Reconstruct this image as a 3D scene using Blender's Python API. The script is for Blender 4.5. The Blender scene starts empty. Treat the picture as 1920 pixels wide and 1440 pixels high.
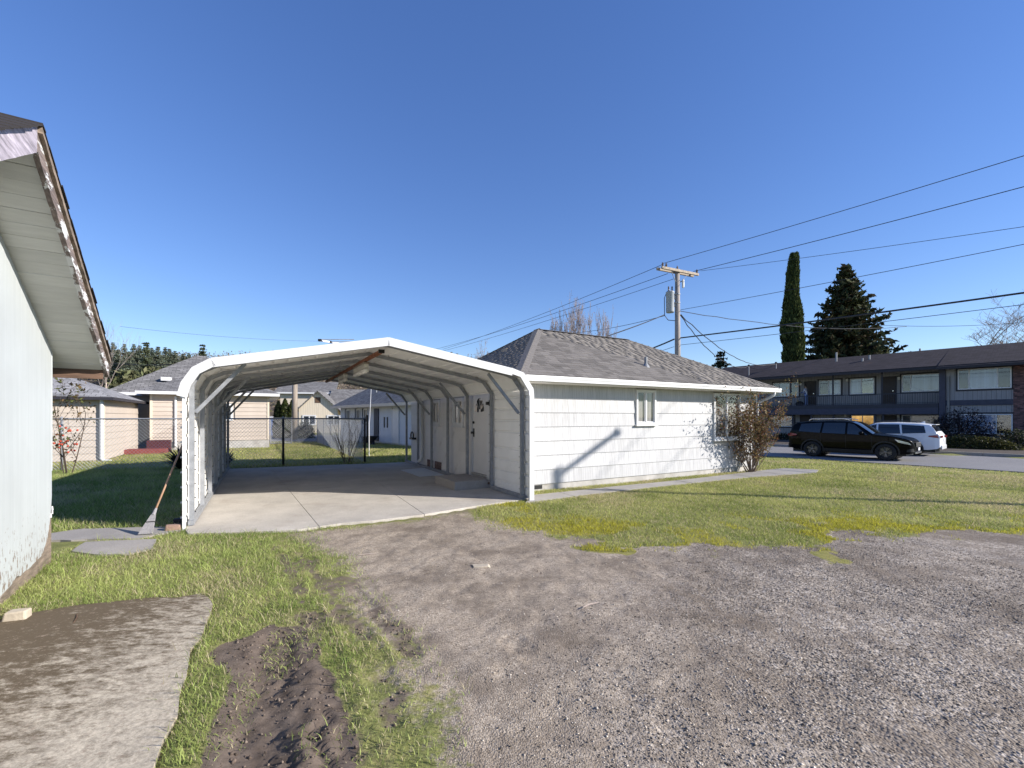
import bpy, bmesh, math, random
import numpy as np
from mathutils import Vector, Matrix, Euler
R = math.radians
random.seed(7)
S = bpy.context.scene
C = S.collection
# ------------------------------------------------------------------ camera, sky, sun, exposure
F, HOR, CAMH = 847.0, 782.0, 1.55          # focal length / horizon measured on the 1920x1440 picture, eye height
cam_d = bpy.data.cameras.new('camera'); cam = bpy.data.objects.new('camera', cam_d); C.objects.link(cam)
cam.location = (0, 0, CAMH); cam.rotation_euler = (R(90), 0, 0)
cam_d.sensor_width = 36.0; cam_d.lens = F / 1920 * 36.0
cam_d.shift_y = (HOR - 720) / 1920.0
cam_d.clip_start = 0.05; cam_d.clip_end = 6000
S.camera = cam
SHD = Vector((-0.976, 0.215, 0)).normalized()          # direction in which shadows fall
ELEV = math.atan(0.465)
W_ = bpy.data.worlds.new('World'); S.world = W_; W_.use_nodes = True
nt = W_.node_tree; nt.nodes.clear()
sky = nt.nodes.new('ShaderNodeTexSky'); sky.sky_type = 'NISHITA'; sky.sun_disc = False
sky.sun_elevation = ELEV; sky.sun_rotation = math.atan2(-SHD.x, -SHD.y)
sky.altitude = 300; sky.air_density = 1.0; sky.dust_density = 0.0; sky.ozone_density = 3.5
bgn = nt.nodes.new('ShaderNodeBackground'); bgn.inputs[1].default_value = 0.135
outw = nt.nodes.new('ShaderNodeOutputWorld')
gam = nt.nodes.new('ShaderNodeGamma'); gam.inputs[1].default_value = 0.80
hsv = nt.nodes.new('ShaderNodeHueSaturation'); hsv.inputs['Saturation'].default_value = 1.28; hsv.inputs['Hue'].default_value = 0.518
nt.links.new(sky.outputs[0], gam.inputs[0]); nt.links.new(gam.outputs[0], hsv.inputs['Color']); nt.links.new(hsv.outputs[0], bgn.inputs[0]); nt.links.new(bgn.outputs[0], outw.inputs[0])
sun_d = bpy.data.lights.new('sun', 'SUN'); sun_d.energy = 4.6; sun_d.angle = R(0.55); sun_d.color = (1.0, 0.94, 0.85)
sun = bpy.data.objects.new('sun', sun_d); C.objects.link(sun)
sdir = Vector((SHD.x * math.cos(ELEV), SHD.y * math.cos(ELEV), -math.sin(ELEV)))
sun.rotation_euler = sdir.to_track_quat('-Z', 'Y').to_euler(); sun.location = (20, -10, 30)
S.view_settings.view_transform = 'Standard'; S.view_settings.look = 'None'
S.view_settings.gamma = 1; S.view_settings.exposure = 0.93; S.view_settings.use_curve_mapping = False
S.render.engine = 'CYCLES'

# ------------------------------------------------------------------ helpers
def G(x, y, z=0.0):
    "picture point on the level z -> place on the ground plan"
    Y = (CAMH - z) * F / (y - HOR); return ((x - 960) / F * Y, Y)
def P(x, y, Y):
    "picture point at the distance Y -> point in space"
    return Vector(((x - 960) / F * Y, Y, CAMH + (HOR - y) / F * Y))

class MB:
    def __init__(s): s.v = []; s.f = []; s.m = []
    def add(s, vs, fs, mi=0):
        o = len(s.v); s.v += [tuple(v) for v in vs]; s.f += [tuple(i + o for i in f) for f in fs]; s.m += [mi] * len(fs); return s
    def box(s, a, b, mi=0):
        x0, y0, z0 = a; x1, y1, z1 = b
        return s.add([(x0,y0,z0),(x1,y0,z0),(x1,y1,z0),(x0,y1,z0),(x0,y0,z1),(x1,y0,z1),(x1,y1,z1),(x0,y1,z1)],
                     [(0,3,2,1),(4,5,6,7),(0,1,5,4),(1,2,6,5),(2,3,7,6),(3,0,4,7)], mi)
    def hexa(s, p, mi=0):   # 8 points, bottom 4 then top 4
        return s.add(p, [(0,3,2,1),(4,5,6,7),(0,1,5,4),(1,2,6,5),(2,3,7,6),(3,0,4,7)], mi)
    def bar(s, a, b, w, h, up=(0,0,1), mi=0):
        a = Vector(a); b = Vector(b); d = (b - a).normalized(); up = Vector(up)
        sd = d.cross(up)
        if sd.length < 1e-4: sd = d.cross(Vector((1,0,0)))
        sd.normalize(); u = sd.cross(d)
        q = lambda p: [p - sd*w/2 - u*h/2, p + sd*w/2 - u*h/2, p + sd*w/2 + u*h/2, p - sd*w/2 + u*h/2]
        A, B = q(a), q(b)
        return s.add(A + B, [(3,2,1,0),(4,5,6,7),(0,1,5,4),(1,2,6,5),(2,3,7,6),(3,0,4,7)], mi)
    def path(s, pts, w, h, up=(0,0,1), mi=0):
        "square tube swept along a polyline with mitred corners"
        pts = [Vector(p) for p in pts]; up = Vector(up); rings = []
        for i, p in enumerate(pts):
            d = (pts[min(i+1, len(pts)-1)] - pts[max(i-1, 0)]).normalized()
            sd = up.normalized(); u = sd.cross(d).normalized()
            k = 1.0
            if 0 < i < len(pts)-1:
                d1 = (pts[i]-pts[i-1]).normalized(); c = max(0.5, d1.dot(d)); k = 1/c
            rings.append([p - sd*w/2 - u*h/2*k, p + sd*w/2 - u*h/2*k, p + sd*w/2 + u*h/2*k, p - sd*w/2 + u*h/2*k])
        vs = [v for r in rings for v in r]; fs = [(3,2,1,0)]
        for i in range(len(pts)-1):
            for k in range(4):
                a, b = i*4+k, i*4+(k+1) % 4; fs.append((a, b, b+4, a+4))
        n = (len(pts)-1)*4; fs.append((n, n+1, n+2, n+3))
        return s.add(vs, fs, mi)
    def tube(s, pts, rad, n=6, mi=0, cap=True):
        pts = [Vector(p) for p in pts]; L = len(pts)
        if not hasattr(rad, '__len__'): rad = [rad] * L
        vs = []; fs = []; ref = None
        for i, p in enumerate(pts):
            d = (pts[min(i+1, L-1)] - pts[max(i-1, 0)])
            d = d.normalized() if d.length > 1e-9 else Vector((0,0,1))
            if ref is None: ref = Vector((1,0,0)) if abs(d.x) < 0.8 else Vector((0,1,0))
            a = d.cross(ref).normalized(); b = d.cross(a); ref = b.cross(d) * -1 if False else ref
            for k in range(n):
                t = 2*math.pi*k/n; vs.append(p + (a*math.cos(t) + b*math.sin(t)) * rad[i])
        for i in range(L-1):
            for k in range(n):
                q = i*n+k; w = i*n+(k+1) % n; fs.append((q, q+n, w+n, w))
        if cap:
            fs.append(tuple(range(n))); fs.append(tuple(reversed(range((L-1)*n, L*n))))
        return s.add(vs, fs, mi)
    def prism(s, poly, z0, z1, mi=0):
        n = len(poly); vs = [(x, y, z0) for x, y in poly] + [(x, y, z1) for x, y in poly]
        ar = sum(poly[i][0]*poly[(i+1)%n][1]-poly[(i+1)%n][0]*poly[i][1] for i in range(n))
        fs = [tuple(range(n-1,-1,-1)), tuple(range(n, 2*n))] + [(i,(i+1)%n,(i+1)%n+n,i+n) for i in range(n)]
        if ar < 0: fs = [tuple(reversed(f)) for f in fs]
        return s.add(vs, fs, mi)
    def lathe(s, prof, n=16, axis='z', c=(0,0,0), mi=0, cap=True):
        vs = []; fs = []; c = Vector(c)
        for r, h in prof:
            for k in range(n):
                t = 2*math.pi*k/n; a, b = r*math.cos(t), r*math.sin(t)
                vs.append(c + (Vector((a,b,h)) if axis == 'z' else Vector((a,h,b)) if axis == 'y' else Vector((h,a,b))))
        for i in range(len(prof)-1):
            for k in range(n):
                q = i*n+k; w = i*n+(k+1)%n; fs.append((q, w, w+n, q+n))
        if cap: fs.append(tuple(reversed(range(n)))); fs.append(tuple(range((len(prof)-1)*n, len(prof)*n)))
        return s.add(vs, fs, mi)
    def mesh(s, name, mats, smooth=False, off=None):
        me = bpy.data.meshes.new(name)
        v = s.v if off is None else [(a-off[0], b-off[1], c-off[2]) for a, b, c in s.v]
        me.from_pydata(v, [], s.f)
        for m in (mats if isinstance(mats, (list, tuple)) else [mats]): me.materials.append(m)
        if any(s.m): me.polygons.foreach_set('material_index', s.m)
        if smooth: me.polygons.foreach_set('use_smooth', [True]*len(me.polygons))
        me.update(); return me
    def build(s, name, mats, parent=None, smooth=False, world=False, bevel=0.0, fix=False):
        off = tuple(parent.location) if (world and parent is not None) else None
        o = obj(name, s.mesh(name, mats, smooth, off), parent)
        if fix:
            b = bmesh.new(); b.from_mesh(o.data); bmesh.ops.recalc_face_normals(b, faces=b.faces); b.to_mesh(o.data); b.free()
        if bevel:
            m = o.modifiers.new('bevel', 'BEVEL'); m.width = bevel; m.segments = 2; m.limit_method = 'ANGLE'
        return o
def obj(name, me, parent=None):
    o = bpy.data.objects.new(name, me); C.objects.link(o)
    if parent is not None: o.parent = parent
    return o
def tag(o, label=None, cat=None, group=None, kind=None):
    if label: o['label'] = label
    if cat: o['category'] = cat
    if group: o['group'] = group
    if kind: o['kind'] = kind
    return o
def thing(name, label, cat, loc=(0,0,0), rz=0.0, group=None):
    o = bpy.data.objects.new(name, None); C.objects.link(o); o.empty_display_size = 0.2
    o.location = loc; o.rotation_euler = (0,0,rz); return tag(o, label, cat, group)
def kids(o): return [c for c in bpy.data.objects if c.parent == o]
def copy_tree(o, parent=None):
    c = o.copy(); C.objects.link(c); c.parent = parent
    for ch in kids(o): copy_tree(ch, c)
    return c
def fast(name, V, T, mat, parent=None, col=None, smooth=False):
    "numpy triangles -> object; col = per-vertex colour attribute"
    V = np.asarray(V, np.float32); T = np.asarray(T, np.int32); me = bpy.data.meshes.new(name); k = T.shape[1]
    me.vertices.add(len(V)); me.vertices.foreach_set('co', V.ravel())
    me.loops.add(T.size); me.loops.foreach_set('vertex_index', T.ravel())
    me.polygons.add(len(T)); me.polygons.foreach_set('loop_start', np.arange(0, T.size, k, dtype=np.int32))
    try: me.polygons.foreach_set('loop_total', np.full(len(T), k, np.int32))
    except Exception: pass
    if smooth: me.polygons.foreach_set('use_smooth', np.ones(len(T), bool))
    me.update(calc_edges=True)
    if col is not None:
        a = me.color_attributes.new('col', 'FLOAT_COLOR', 'POINT'); c4 = np.ones((len(V), 4), np.float32); c4[:, :col.shape[1]] = col
        a.data.foreach_set('color', c4.ravel())
    me.materials.append(mat); return obj(name, me, parent)
# value noise for numpy
_rs = np.random.RandomState(3); _tab = _rs.rand(256, 256).astype(np.float64)
def vnoise(x, y, s=1.0, o=0):
    x = np.asarray(x, float)*s + 37.3*o + 1000; y = np.asarray(y, float)*s + 17.7*o + 1000
    xi = np.floor(x).astype(int); yi = np.floor(y).astype(int); fx = x-xi; fy = y-yi
    fx = fx*fx*(3-2*fx); fy = fy*fy*(3-2*fy)
    t = lambda a, b: _tab[a % 256, b % 256]
    return (t(xi,yi)*(1-fx)+t(xi+1,yi)*fx)*(1-fy) + (t(xi,yi+1)*(1-fx)+t(xi+1,yi+1)*fx)*fy
def fbm(x, y, s=1.0, o=0, n=4):
    r = 0; a = 0.5; tot = 0
    for i in range(n): r = r + a*vnoise(x, y, s*2**i, o+i); tot += a; a *= 0.5
    return r/tot
def sstep(a, b, x): t = np.clip((x-a)/(b-a), 0, 1); return t*t*(3-2*t)
def sdist(px, py, poly):
    "signed distance to a polygon, positive inside"
    px = np.asarray(px, float); py = np.asarray(py, float); d = np.full(px.shape, 1e9); ins = np.zeros(px.shape, bool); n = len(poly)
    for i in range(n):
        ax, ay = poly[i]; bx, by = poly[(i+1) % n]; ex, ey = bx-ax, by-ay
        t = np.clip(((px-ax)*ex+(py-ay)*ey)/(ex*ex+ey*ey+1e-12), 0, 1)
        d = np.minimum(d, np.hypot(px-ax-t*ex, py-ay-t*ey))
        c = ((ay > py) != (by > py)); ins ^= c & (px < (bx-ax)*(py-ay)/((by-ay) if by != ay else 1e-9)+ax)
    return np.where(ins, d, -d)

# ------------------------------------------------------------------ materials
class NT:
    def __init__(s, name):
        s.m = bpy.data.materials.new(name); s.m.use_nodes = True; s.t = s.m.node_tree; s.t.nodes.clear()
        s.out = s.n('ShaderNodeOutputMaterial'); s.b = s.n('ShaderNodeBsdfPrincipled'); s.l(s.b.outputs[0], s.out.inputs[0])
    def n(s, ty, **k):
        o = s.t.nodes.new(ty)
        for a, b in k.items(): setattr(o, a, b)
        return o
    def l(s, a, b): s.t.links.new(a, b)
    def pos(s, scale=(1,1,1), obj=True, rot=(0,0,0)):
        mp = s.n('ShaderNodeMapping'); mp.inputs['Scale'].default_value = scale; mp.inputs['Rotation'].default_value = rot
        if obj: s.l(s.n('ShaderNodeTexCoord').outputs['Object'], mp.inputs[0])
        else: s.l(s.n('ShaderNodeNewGeometry').outputs['Position'], mp.inputs[0])
        return mp.outputs[0]
    def noise(s, vec, scale, detail=4, rough=0.6, out='Fac'):
        o = s.n('ShaderNodeTexNoise'); o.inputs['Scale'].default_value = scale; o.inputs['Detail'].default_value = detail
        o.inputs['Roughness'].default_value = rough; s.l(vec, o.inputs['Vector']); return o.outputs[out]
    def vor(s, vec, scale, feature='F1', out='Distance', rnd=1.0):
        o = s.n('ShaderNodeTexVoronoi'); o.feature = feature; o.inputs['Scale'].default_value = scale
        o.inputs['Randomness'].default_value = rnd; s.l(vec, o.inputs['Vector']); return o.outputs[out]
    def ramp(s, fac, stops, interp='LINEAR'):
        o = s.n('ShaderNodeValToRGB'); e = o.color_ramp.elements; o.color_ramp.interpolation = interp
        while len(e) < len(stops): e.new(0.5)
        for i, (p, c) in enumerate(stops):
            e[i].position = p; e[i].color = (c[0], c[1], c[2], 1) if hasattr(c, '__len__') else (c, c, c, 1)
        s.l(fac, o.inputs[0]); return o.outputs[0]
    def mix(s, fac, a, b, mode='MIX'):
        o = s.n('ShaderNodeMix'); o.data_type = 'RGBA'; o.blend_type = mode; o.clamp_result = False
        for v, i in ((fac, 0), (a, 6), (b, 7)):
            if hasattr(v, 'default_value') or hasattr(v, 'is_linked'): s.l(v, o.inputs[i])
            elif hasattr(v, '__len__'): o.inputs[i].default_value = (v[0], v[1], v[2], 1)
            else: o.inputs[i].default_value = v
        return o.outputs[2]
    def math(s, op, a, b=0.0, clamp=False):
        o = s.n('ShaderNodeMath'); o.operation = op; o.use_clamp = clamp
        for v, i in ((a, 0), (b, 1)):
            if hasattr(v, 'is_linked'): s.l(v, o.inputs[i])
            else: o.inputs[i].default_value = v
        return o.outputs[0]
    def color(s, c):
        if hasattr(c, 'is_linked'): s.l(c, s.b.inputs['Base Color'])
        else: s.b.inputs['Base Color'].default_value = (*c, 1)
    def set(s, **k):
        for a, v in k.items():
            i = s.b.inputs[a.replace('_', ' ')]
            if hasattr(v, 'is_linked'): s.l(v, i)
            else: i.default_value = v
    def bump(s, h, strength=0.3, dist=0.01, prev=None):
        o = s.n('ShaderNodeBump'); o.inputs['Strength'].default_value = strength; o.inputs['Distance'].default_value = dist
        s.l(h, o.inputs['Height'])
        if prev is not None: s.l(prev, o.inputs['Normal'])
        s.l(o.outputs[0], s.b.inputs['Normal']); return o.outputs[0]
def simple(name, c, rough=0.7, var=0.18, scale=5.0, stretch=(1,1,1), bump=0.0, bscale=40.0, metal=0.0, rnd=0.0, spec=0.4, dirt=None, dirt_at=(0.55,0.75), dscale=2.0):
    "painted / plain surface with uneven tone, optional dirt patches and fine relief"
    t = NT(name); v = t.pos(stretch)
    n = t.noise(v, scale, 6)
    lo = tuple(x*(1-var) for x in c); hi = tuple(min(1, x*(1+var)) for x in c)
    col = t.ramp(n, [(0.25, lo), (0.75, hi)])
    if rnd:
        oi = t.n('ShaderNodeObjectInfo'); r = t.ramp(oi.outputs['Random'], [(0, 1-rnd), (1, 1+rnd)])
        col = t.mix(1.0, col, r, 'MULTIPLY')
    if dirt is not None:
        dn = t.noise(t.pos((1,1,1)), dscale, 8, 0.7); f = t.ramp(dn, [(dirt_at[0], 0), (dirt_at[1], 1)])
        col = t.mix(f, col, dirt)
    t.color(col); t.set(Roughness=rough, Metallic=metal, Specular_IOR_Level=spec)
    if bump: t.bump(t.noise(t.pos(stretch), bscale, 6), bump, 0.01)
    return t.m
MT = {}
MT['white_trim'] = simple('white_trim', (0.62,0.62,0.63), 0.45, 0.05, 3, dirt=(0.5,0.49,0.46), dirt_at=(0.62,0.9))
MT['white_metal'] = simple('white_metal', (0.80,0.785,0.755), 0.5, 0.08, 1.5, dirt=(0.60,0.575,0.53), dirt_at=(0.55,0.95), dscale=1.3)
MT['galv'] = simple('galv', (0.25,0.26,0.28), 0.55, 0.25, 9, metal=0.2, bump=0.05, dirt=(0.16,0.14,0.13), dirt_at=(0.62,0.85))
MT['rust'] = simple('rust', (0.20,0.075,0.035), 0.85, 0.5, 9, bump=0.3, dirt=(0.09,0.035,0.02))
MT['black'] = simple('black', (0.012,0.012,0.013), 0.5, 0.2)
MT['rubber'] = simple('rubber', (0.018,0.018,0.019), 0.85, 0.2, bump=0.1)
MT['cream_siding'] = simple('cream_siding', (0.46,0.395,0.34), 0.75, 0.06, 2.5, (1,1,1), 0.05, rnd=0.05)
MT['cream_wall'] = simple('cream_wall', (0.60,0.52,0.42), 0.75, 0.06, 2.5, rnd=0.04)
MT['pale_wall'] = simple('pale_wall', (0.55,0.58,0.62), 0.75, 0.06, 2.5)
MT['foundation'] = simple('foundation', (0.42,0.40,0.38), 0.9, 0.2, 3, bump=0.2, dirt=(0.22,0.2,0.16), dirt_at=(0.5,0.8))
MT['brown_wood'] = simple('brown_wood', (0.11,0.065,0.04), 0.85, 0.5, 3, (6,6,1), 0.3, 60)
MT['red_paint'] = simple('red_paint', (0.22,0.06,0.05), 0.7, 0.2); MT['red_dark'] = simple('red_dark', (0.07,0.018,0.018), 0.7, 0.2)
MT['grey_wood'] = simple('grey_wood', (0.25,0.21,0.17), 0.85, 0.4, 2, (8,8,0.6), 0.3, 40)
MT['brown_door'] = simple('brown_door', (0.025,0.016,0.015), 0.5, 0.2)
MT['dark_trim'] = simple('dark_trim', (0.022,0.020,0.028), 0.6, 0.2)
MT['apt_band'] = simple('apt_band', (0.055,0.058,0.085), 0.7, 0.2)
MT['rail'] = simple('rail', (0.03,0.032,0.045), 0.55, 0.2)
MT['dark_shutter'] = simple('dark_shutter', (0.03,0.035,0.06), 0.6, 0.2)
MT['blue_paint'] = simple('blue_paint', (0.08,0.14,0.32), 0.6, 0.1)
MT['curtain'] = simple('curtain', (0.24,0.235,0.23), 0.9, 0.25, 3, (12,12,0.3))
MT['broom_head'] = simple('broom_head', (0.25,0.24,0.25), 0.9, 0.3, 4, (20,20,1), 0.4, 60)
MT['broom_wood'] = simple('broom_wood', (0.36,0.22,0.14), 0.6, 0.2, 3, (8,8,1))
MT['brick'] = simple('brick', (0.26,0.17,0.13), 0.9, 0.3, 12, bump=0.3)
MT['stone'] = simple('stone', (0.42,0.36,0.28), 0.9, 0.25, 14, bump=0.5, bscale=30)
MT['ceramic'] = simple('ceramic', (0.22,0.11,0.07), 0.4, 0.3)
MT['bark'] = simple('bark', (0.16,0.12,0.095), 0.9, 0.35, 6, (1,1,0.4), 0.4)
MT['twig'] = simple('twig', (0.24,0.18,0.145), 0.9, 0.3, 6)
MT['pale_twig'] = simple('pale_twig', (0.38,0.31,0.27), 0.9, 0.25, 3)
MT['bush_stem'] = simple('bush_stem', (0.13,0.095,0.07), 0.9, 0.3, 6)
MT['transformer'] = simple('transformer', (0.33,0.36,0.40), 0.5, 0.08)
MT['wire'] = simple('wire', (0.03,0.03,0.035), 0.6, 0.1)
MT['porcelain'] = simple('porcelain', (0.10,0.07,0.06), 0.3, 0.2)
MT['lamp_plastic'] = simple('lamp_plastic', (0.62,0.60,0.56), 0.4, 0.1)
MT['wicker'] = simple('wicker', (0.02,0.02,0.025), 0.8, 0.3)

def m_glass(name, tint=(0.02,0.025,0.03), rough=0.03):
    t = NT(name); t.color(tint); t.set(Roughness=rough, Specular_IOR_Level=0.9, IOR=1.5); return t.m
MT['glass'] = m_glass('glass'); MT['car_glass'] = m_glass('car_glass', (0.008,0.009,0.011), 0.02)
def m_clear(name, mul=1.5):
    t = NT(name); t.t.nodes.remove(t.b); g = t.n('ShaderNodeBsdfGlossy'); g.inputs['Roughness'].default_value = 0.03
    tr = t.n('ShaderNodeBsdfTransparent'); fr = t.n('ShaderNodeFresnel'); fr.inputs[0].default_value = 1.6
    k = t.math('MULTIPLY', t.math('MULTIPLY', fr.outputs[0], mul, True), t.math('SUBTRACT', 1.0, t.n('ShaderNodeNewGeometry').outputs['Backfacing'])); mx = t.n('ShaderNodeMixShader')
    t.l(k, mx.inputs[0]); t.l(tr.outputs[0], mx.inputs[1]); t.l(g.outputs[0], mx.inputs[2]); t.l(mx.outputs[0], t.out.inputs[0]); return t.m
MT['clear'] = m_clear('clear_glass'); MT['mirror_glass'] = m_clear('mirror_glass', 2.0)

def m_siding():
    t = NT('striated_siding'); v = t.pos((38, 38, 0.55)); n = t.noise(v, 1.0, 5, 0.65)
    oi = t.n('ShaderNodeObjectInfo'); off = t.n('ShaderNodeVectorMath'); off.operation = 'ADD'
    big = t.noise(t.pos((1.3,1.3,0.5)), 1.2, 5, 0.6); drip = t.noise(t.pos((9,9,0.35)), 1.0, 4, 0.6)
    col = t.ramp(n, [(0.28, (0.30,0.30,0.312)), (0.5, (0.44,0.44,0.452)), (0.72, (0.50,0.50,0.507))])
    col = t.mix(t.ramp(drip, [(0.52, 0), (0.78, 0.45)]), col, (0.30,0.30,0.305))
    col = t.mix(t.ramp(big, [(0.52, 0), (0.85, 0.4)]), col, (0.34,0.335,0.325))
    r = t.ramp(oi.outputs['Random'], [(0, 0.93), (1, 1.05)]); col = t.mix(1.0, col, r, 'MULTIPLY')
    t.color(col); t.set(Roughness=0.62); t.bump(n, 0.35, 0.006); return t.m
MT['siding'] = m_siding()
MT['smooth_siding'] = simple('smooth_siding', (0.70,0.67,0.64), 0.6, 0.06, 1.5, (1,1,0.6), 0.06, 25, rnd=0.04, dirt=(0.42,0.38,0.34), dirt_at=(0.58,0.9))
MT['white_door'] = simple('white_door', (0.62,0.61,0.61), 0.4, 0.05, 2)

def m_shed_wall():
    t = NT('shed_paint'); v = t.pos((26,26,0.5)); n = t.noise(v, 1.0, 5, 0.6); big = t.noise(t.pos(), 0.9, 5)
    col = t.ramp(n, [(0.25, (0.41,0.44,0.45)), (0.6, (0.47,0.50,0.51)), (0.8, (0.51,0.54,0.55))])
    col = t.mix(t.ramp(big, [(0.4, 0), (0.75, 0.7)]), col, (0.36,0.38,0.385))
    ch = t.noise(t.pos((1,1,0.35)), 30, 6, 0.7); sep = t.n('ShaderNodeSeparateXYZ'); t.l(t.pos(), sep.inputs[0])
    low = t.math('MULTIPLY', t.math('SUBTRACT', 1.1, sep.outputs['Z'], True), 0.22)
    f = t.ramp(t.math('ADD', ch, low), [(0.735, 0), (0.755, 1)]); col = t.mix(f, col, (0.20,0.155,0.125))
    t.color(col); t.set(Roughness=0.6); t.bump(n, 0.2, 0.004); return t.m
MT['shed_wall'] = m_shed_wall()
def m_peel(name, paint, wood, amt=0.5, st=(1,14,14)):
    t = NT(name); g = t.noise(t.pos(st), 2.4, 8, 0.7); pn = t.noise(t.pos(tuple(max(1.6, x*0.45) for x in st)), 1.6, 8, 0.72)
    w = t.ramp(g, [(0.3, tuple(x*0.35 for x in wood)), (0.55, wood), (0.75, tuple(min(1, x*1.7) for x in wood))])
    f = t.ramp(pn, [(amt, 0), (amt+0.03, 1)]); col = t.mix(f, w, paint)
    t.color(col); t.set(Roughness=0.8); b = t.math('ADD', t.math('MULTIPLY', g, 0.6), f); t.bump(b, 0.6, 0.006); return t.m
MT['peel_rake'] = m_peel('peeling_paint', (0.60,0.60,0.60), (0.19,0.15,0.135), 0.52, (14,1.0,14))
MT['weather_board'] = m_peel('weathered_board', (0.66,0.66,0.68), (0.40,0.36,0.42), 0.62, (9,1.2,14))
MT['soffit'] = simple('soffit', (0.52,0.52,0.50), 0.7, 0.09, 3, (1.5,10,10), 0.25, 14, rnd=0.07, dirt=(0.22,0.21,0.2), dirt_at=(0.70,0.74), dscale=6)
MT['rot_wood'] = m_peel('rotten_wood', (0.60,0.60,0.58), (0.23,0.18,0.14), 0.66, (9,2,9))

def m_shingle(name, c, spots=None, rowbump=False):
    t = NT(name); oi = t.n('ShaderNodeObjectInfo'); at = t.n('ShaderNodeAttribute'); at.attribute_name = 'col'
    sepc = t.n('ShaderNodeSeparateColor'); t.l(at.outputs[0], sepc.inputs[0])
    r = t.math('FRACT', t.math('ADD', oi.outputs['Random'], sepc.outputs[0]))
    gr = t.noise(t.pos((1,1,1), False), 160, 3, 0.7); big = t.noise(t.pos((1,1,1), False), 0.7, 5)
    col = t.ramp(r, [(0.0, tuple(x*0.74 for x in c)), (0.5, c), (1.0, tuple(x*1.22 for x in c))])
    col = t.mix(1.0, col, t.ramp(gr, [(0.3, 0.72), (0.7, 1.25)]), 'MULTIPLY')
    col = t.mix(t.ramp(big, [(0.5, 0), (0.8, 0.45)]), col, tuple(x*1.25 for x in c))
    if spots: 
        sp = t.noise(t.pos((1,1,1), False), 0.8, 6, 0.7); col = t.mix(t.ramp(sp, [(0.66, 0), (0.74, 0.7)]), col, spots)
    t.color(col); t.set(Roughness=0.95, Specular_IOR_Level=0.2); t.bump(gr, 0.5, 0.004); return t.m
MT['shingle'] = m_shingle('shingle', (0.15,0.138,0.128))
def m_rowroof(name, c, rowh, tabw, spots=None, axis_rot=(0,0,0)):
    "far roofs: rows and tabs too small to pick apart"
    t = NT(name); b = t.n('ShaderNodeTexBrick'); b.offset = 0.5
    b.inputs['Scale'].default_value = 1.0; b.inputs['Brick Width'].default_value = tabw; b.inputs['Row Height'].default_value = rowh
    b.inputs['Mortar Size'].default_value = 0.012; b.inputs['Bias'].default_value = 0.0
    b.inputs['Color1'].default_value = (*[x*0.7 for x in c], 1); b.inputs['Color2'].default_value = (*[x*1.3 for x in c], 1)
    b.inputs['Mortar'].default_value = (*[x*0.45 for x in c], 1)
    uv = t.n('ShaderNodeUVMap'); t.l(uv.outputs[0], b.inputs['Vector'])
    gr = t.noise(uv.outputs[0], 30, 4, 0.7); col = t.mix(1.0, b.outputs[0], t.ramp(gr, [(0.3, 0.65), (0.7, 1.35)]), 'MULTIPLY')
    if spots:
        sp = t.noise(uv.outputs[0], 0.5, 6, 0.75); col = t.mix(t.ramp(sp, [(0.62, 0), (0.72, 0.8)]), col, spots)
    t.color(col); t.set(Roughness=0.95, Specular_IOR_Level=0.15); t.bump(b.outputs['Fac'], -0.6, 0.02); return t.m
MT['apt_roof'] = m_rowroof('apt_roof', (0.040,0.034,0.040), 0.16, 0.35, (0.13,0.06,0.03))
MT['grey_roof'] = m_rowroof('grey_roof', (0.17,0.165,0.165), 0.15, 0.3)
MT['pale_roof'] = m_rowroof('pale_roof', (0.25,0.245,0.25), 0.15, 0.3)
def m_brickwall():
    t = NT('pillar_brick'); b = t.n('ShaderNodeTexBrick'); b.inputs['Scale'].default_value = 1; b.inputs['Brick Width'].default_value = 0.22
    b.inputs['Row Height'].default_value = 0.08; b.inputs['Mortar Size'].default_value = 0.012
    b.inputs['Color1'].default_value = (0.05,0.018,0.02,1); b.inputs['Color2'].default_value = (0.24,0.12,0.11,1); b.inputs['Mortar'].default_value = (0.07,0.06,0.06,1)
    t.l(t.n('ShaderNodeUVMap').outputs[0], b.inputs['Vector']); t.color(b.outputs[0]); t.set(Roughness=0.9); t.bump(b.outputs['Fac'], -0.5, 0.01); return t.m
MT['pillar_brick'] = m_brickwall()
def m_t111(name, c):
    "vertical grooved plywood"
    t = NT(name); v = t.pos(); sp = t.n('ShaderNodeSeparateXYZ'); t.l(v, sp.inputs[0])
    fr = t.math('FRACT', t.math('MULTIPLY', t.math('ADD', sp.outputs['X'], sp.outputs['Y']), 1/0.203))
    g = t.ramp(fr, [(0.0, 0), (0.05, 0), (0.07, 1), (1.0, 1)]); n = t.noise(t.pos((14,14,0.6)), 1.0, 5)
    col = t.ramp(n, [(0.3, tuple(x*0.85 for x in c)), (0.7, tuple(x*1.12 for x in c))]); col = t.mix(g, tuple(x*0.35 for x in c), col)
    t.color(col); t.set(Roughness=0.8); t.bump(g, 0.6, 0.015); return t.m
MT['apt_wall'] = m_t111('apt_wall', (0.285,0.28,0.29))
MT['cream_board'] = m_t111('cream_board', (0.62,0.54,0.43))
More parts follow.
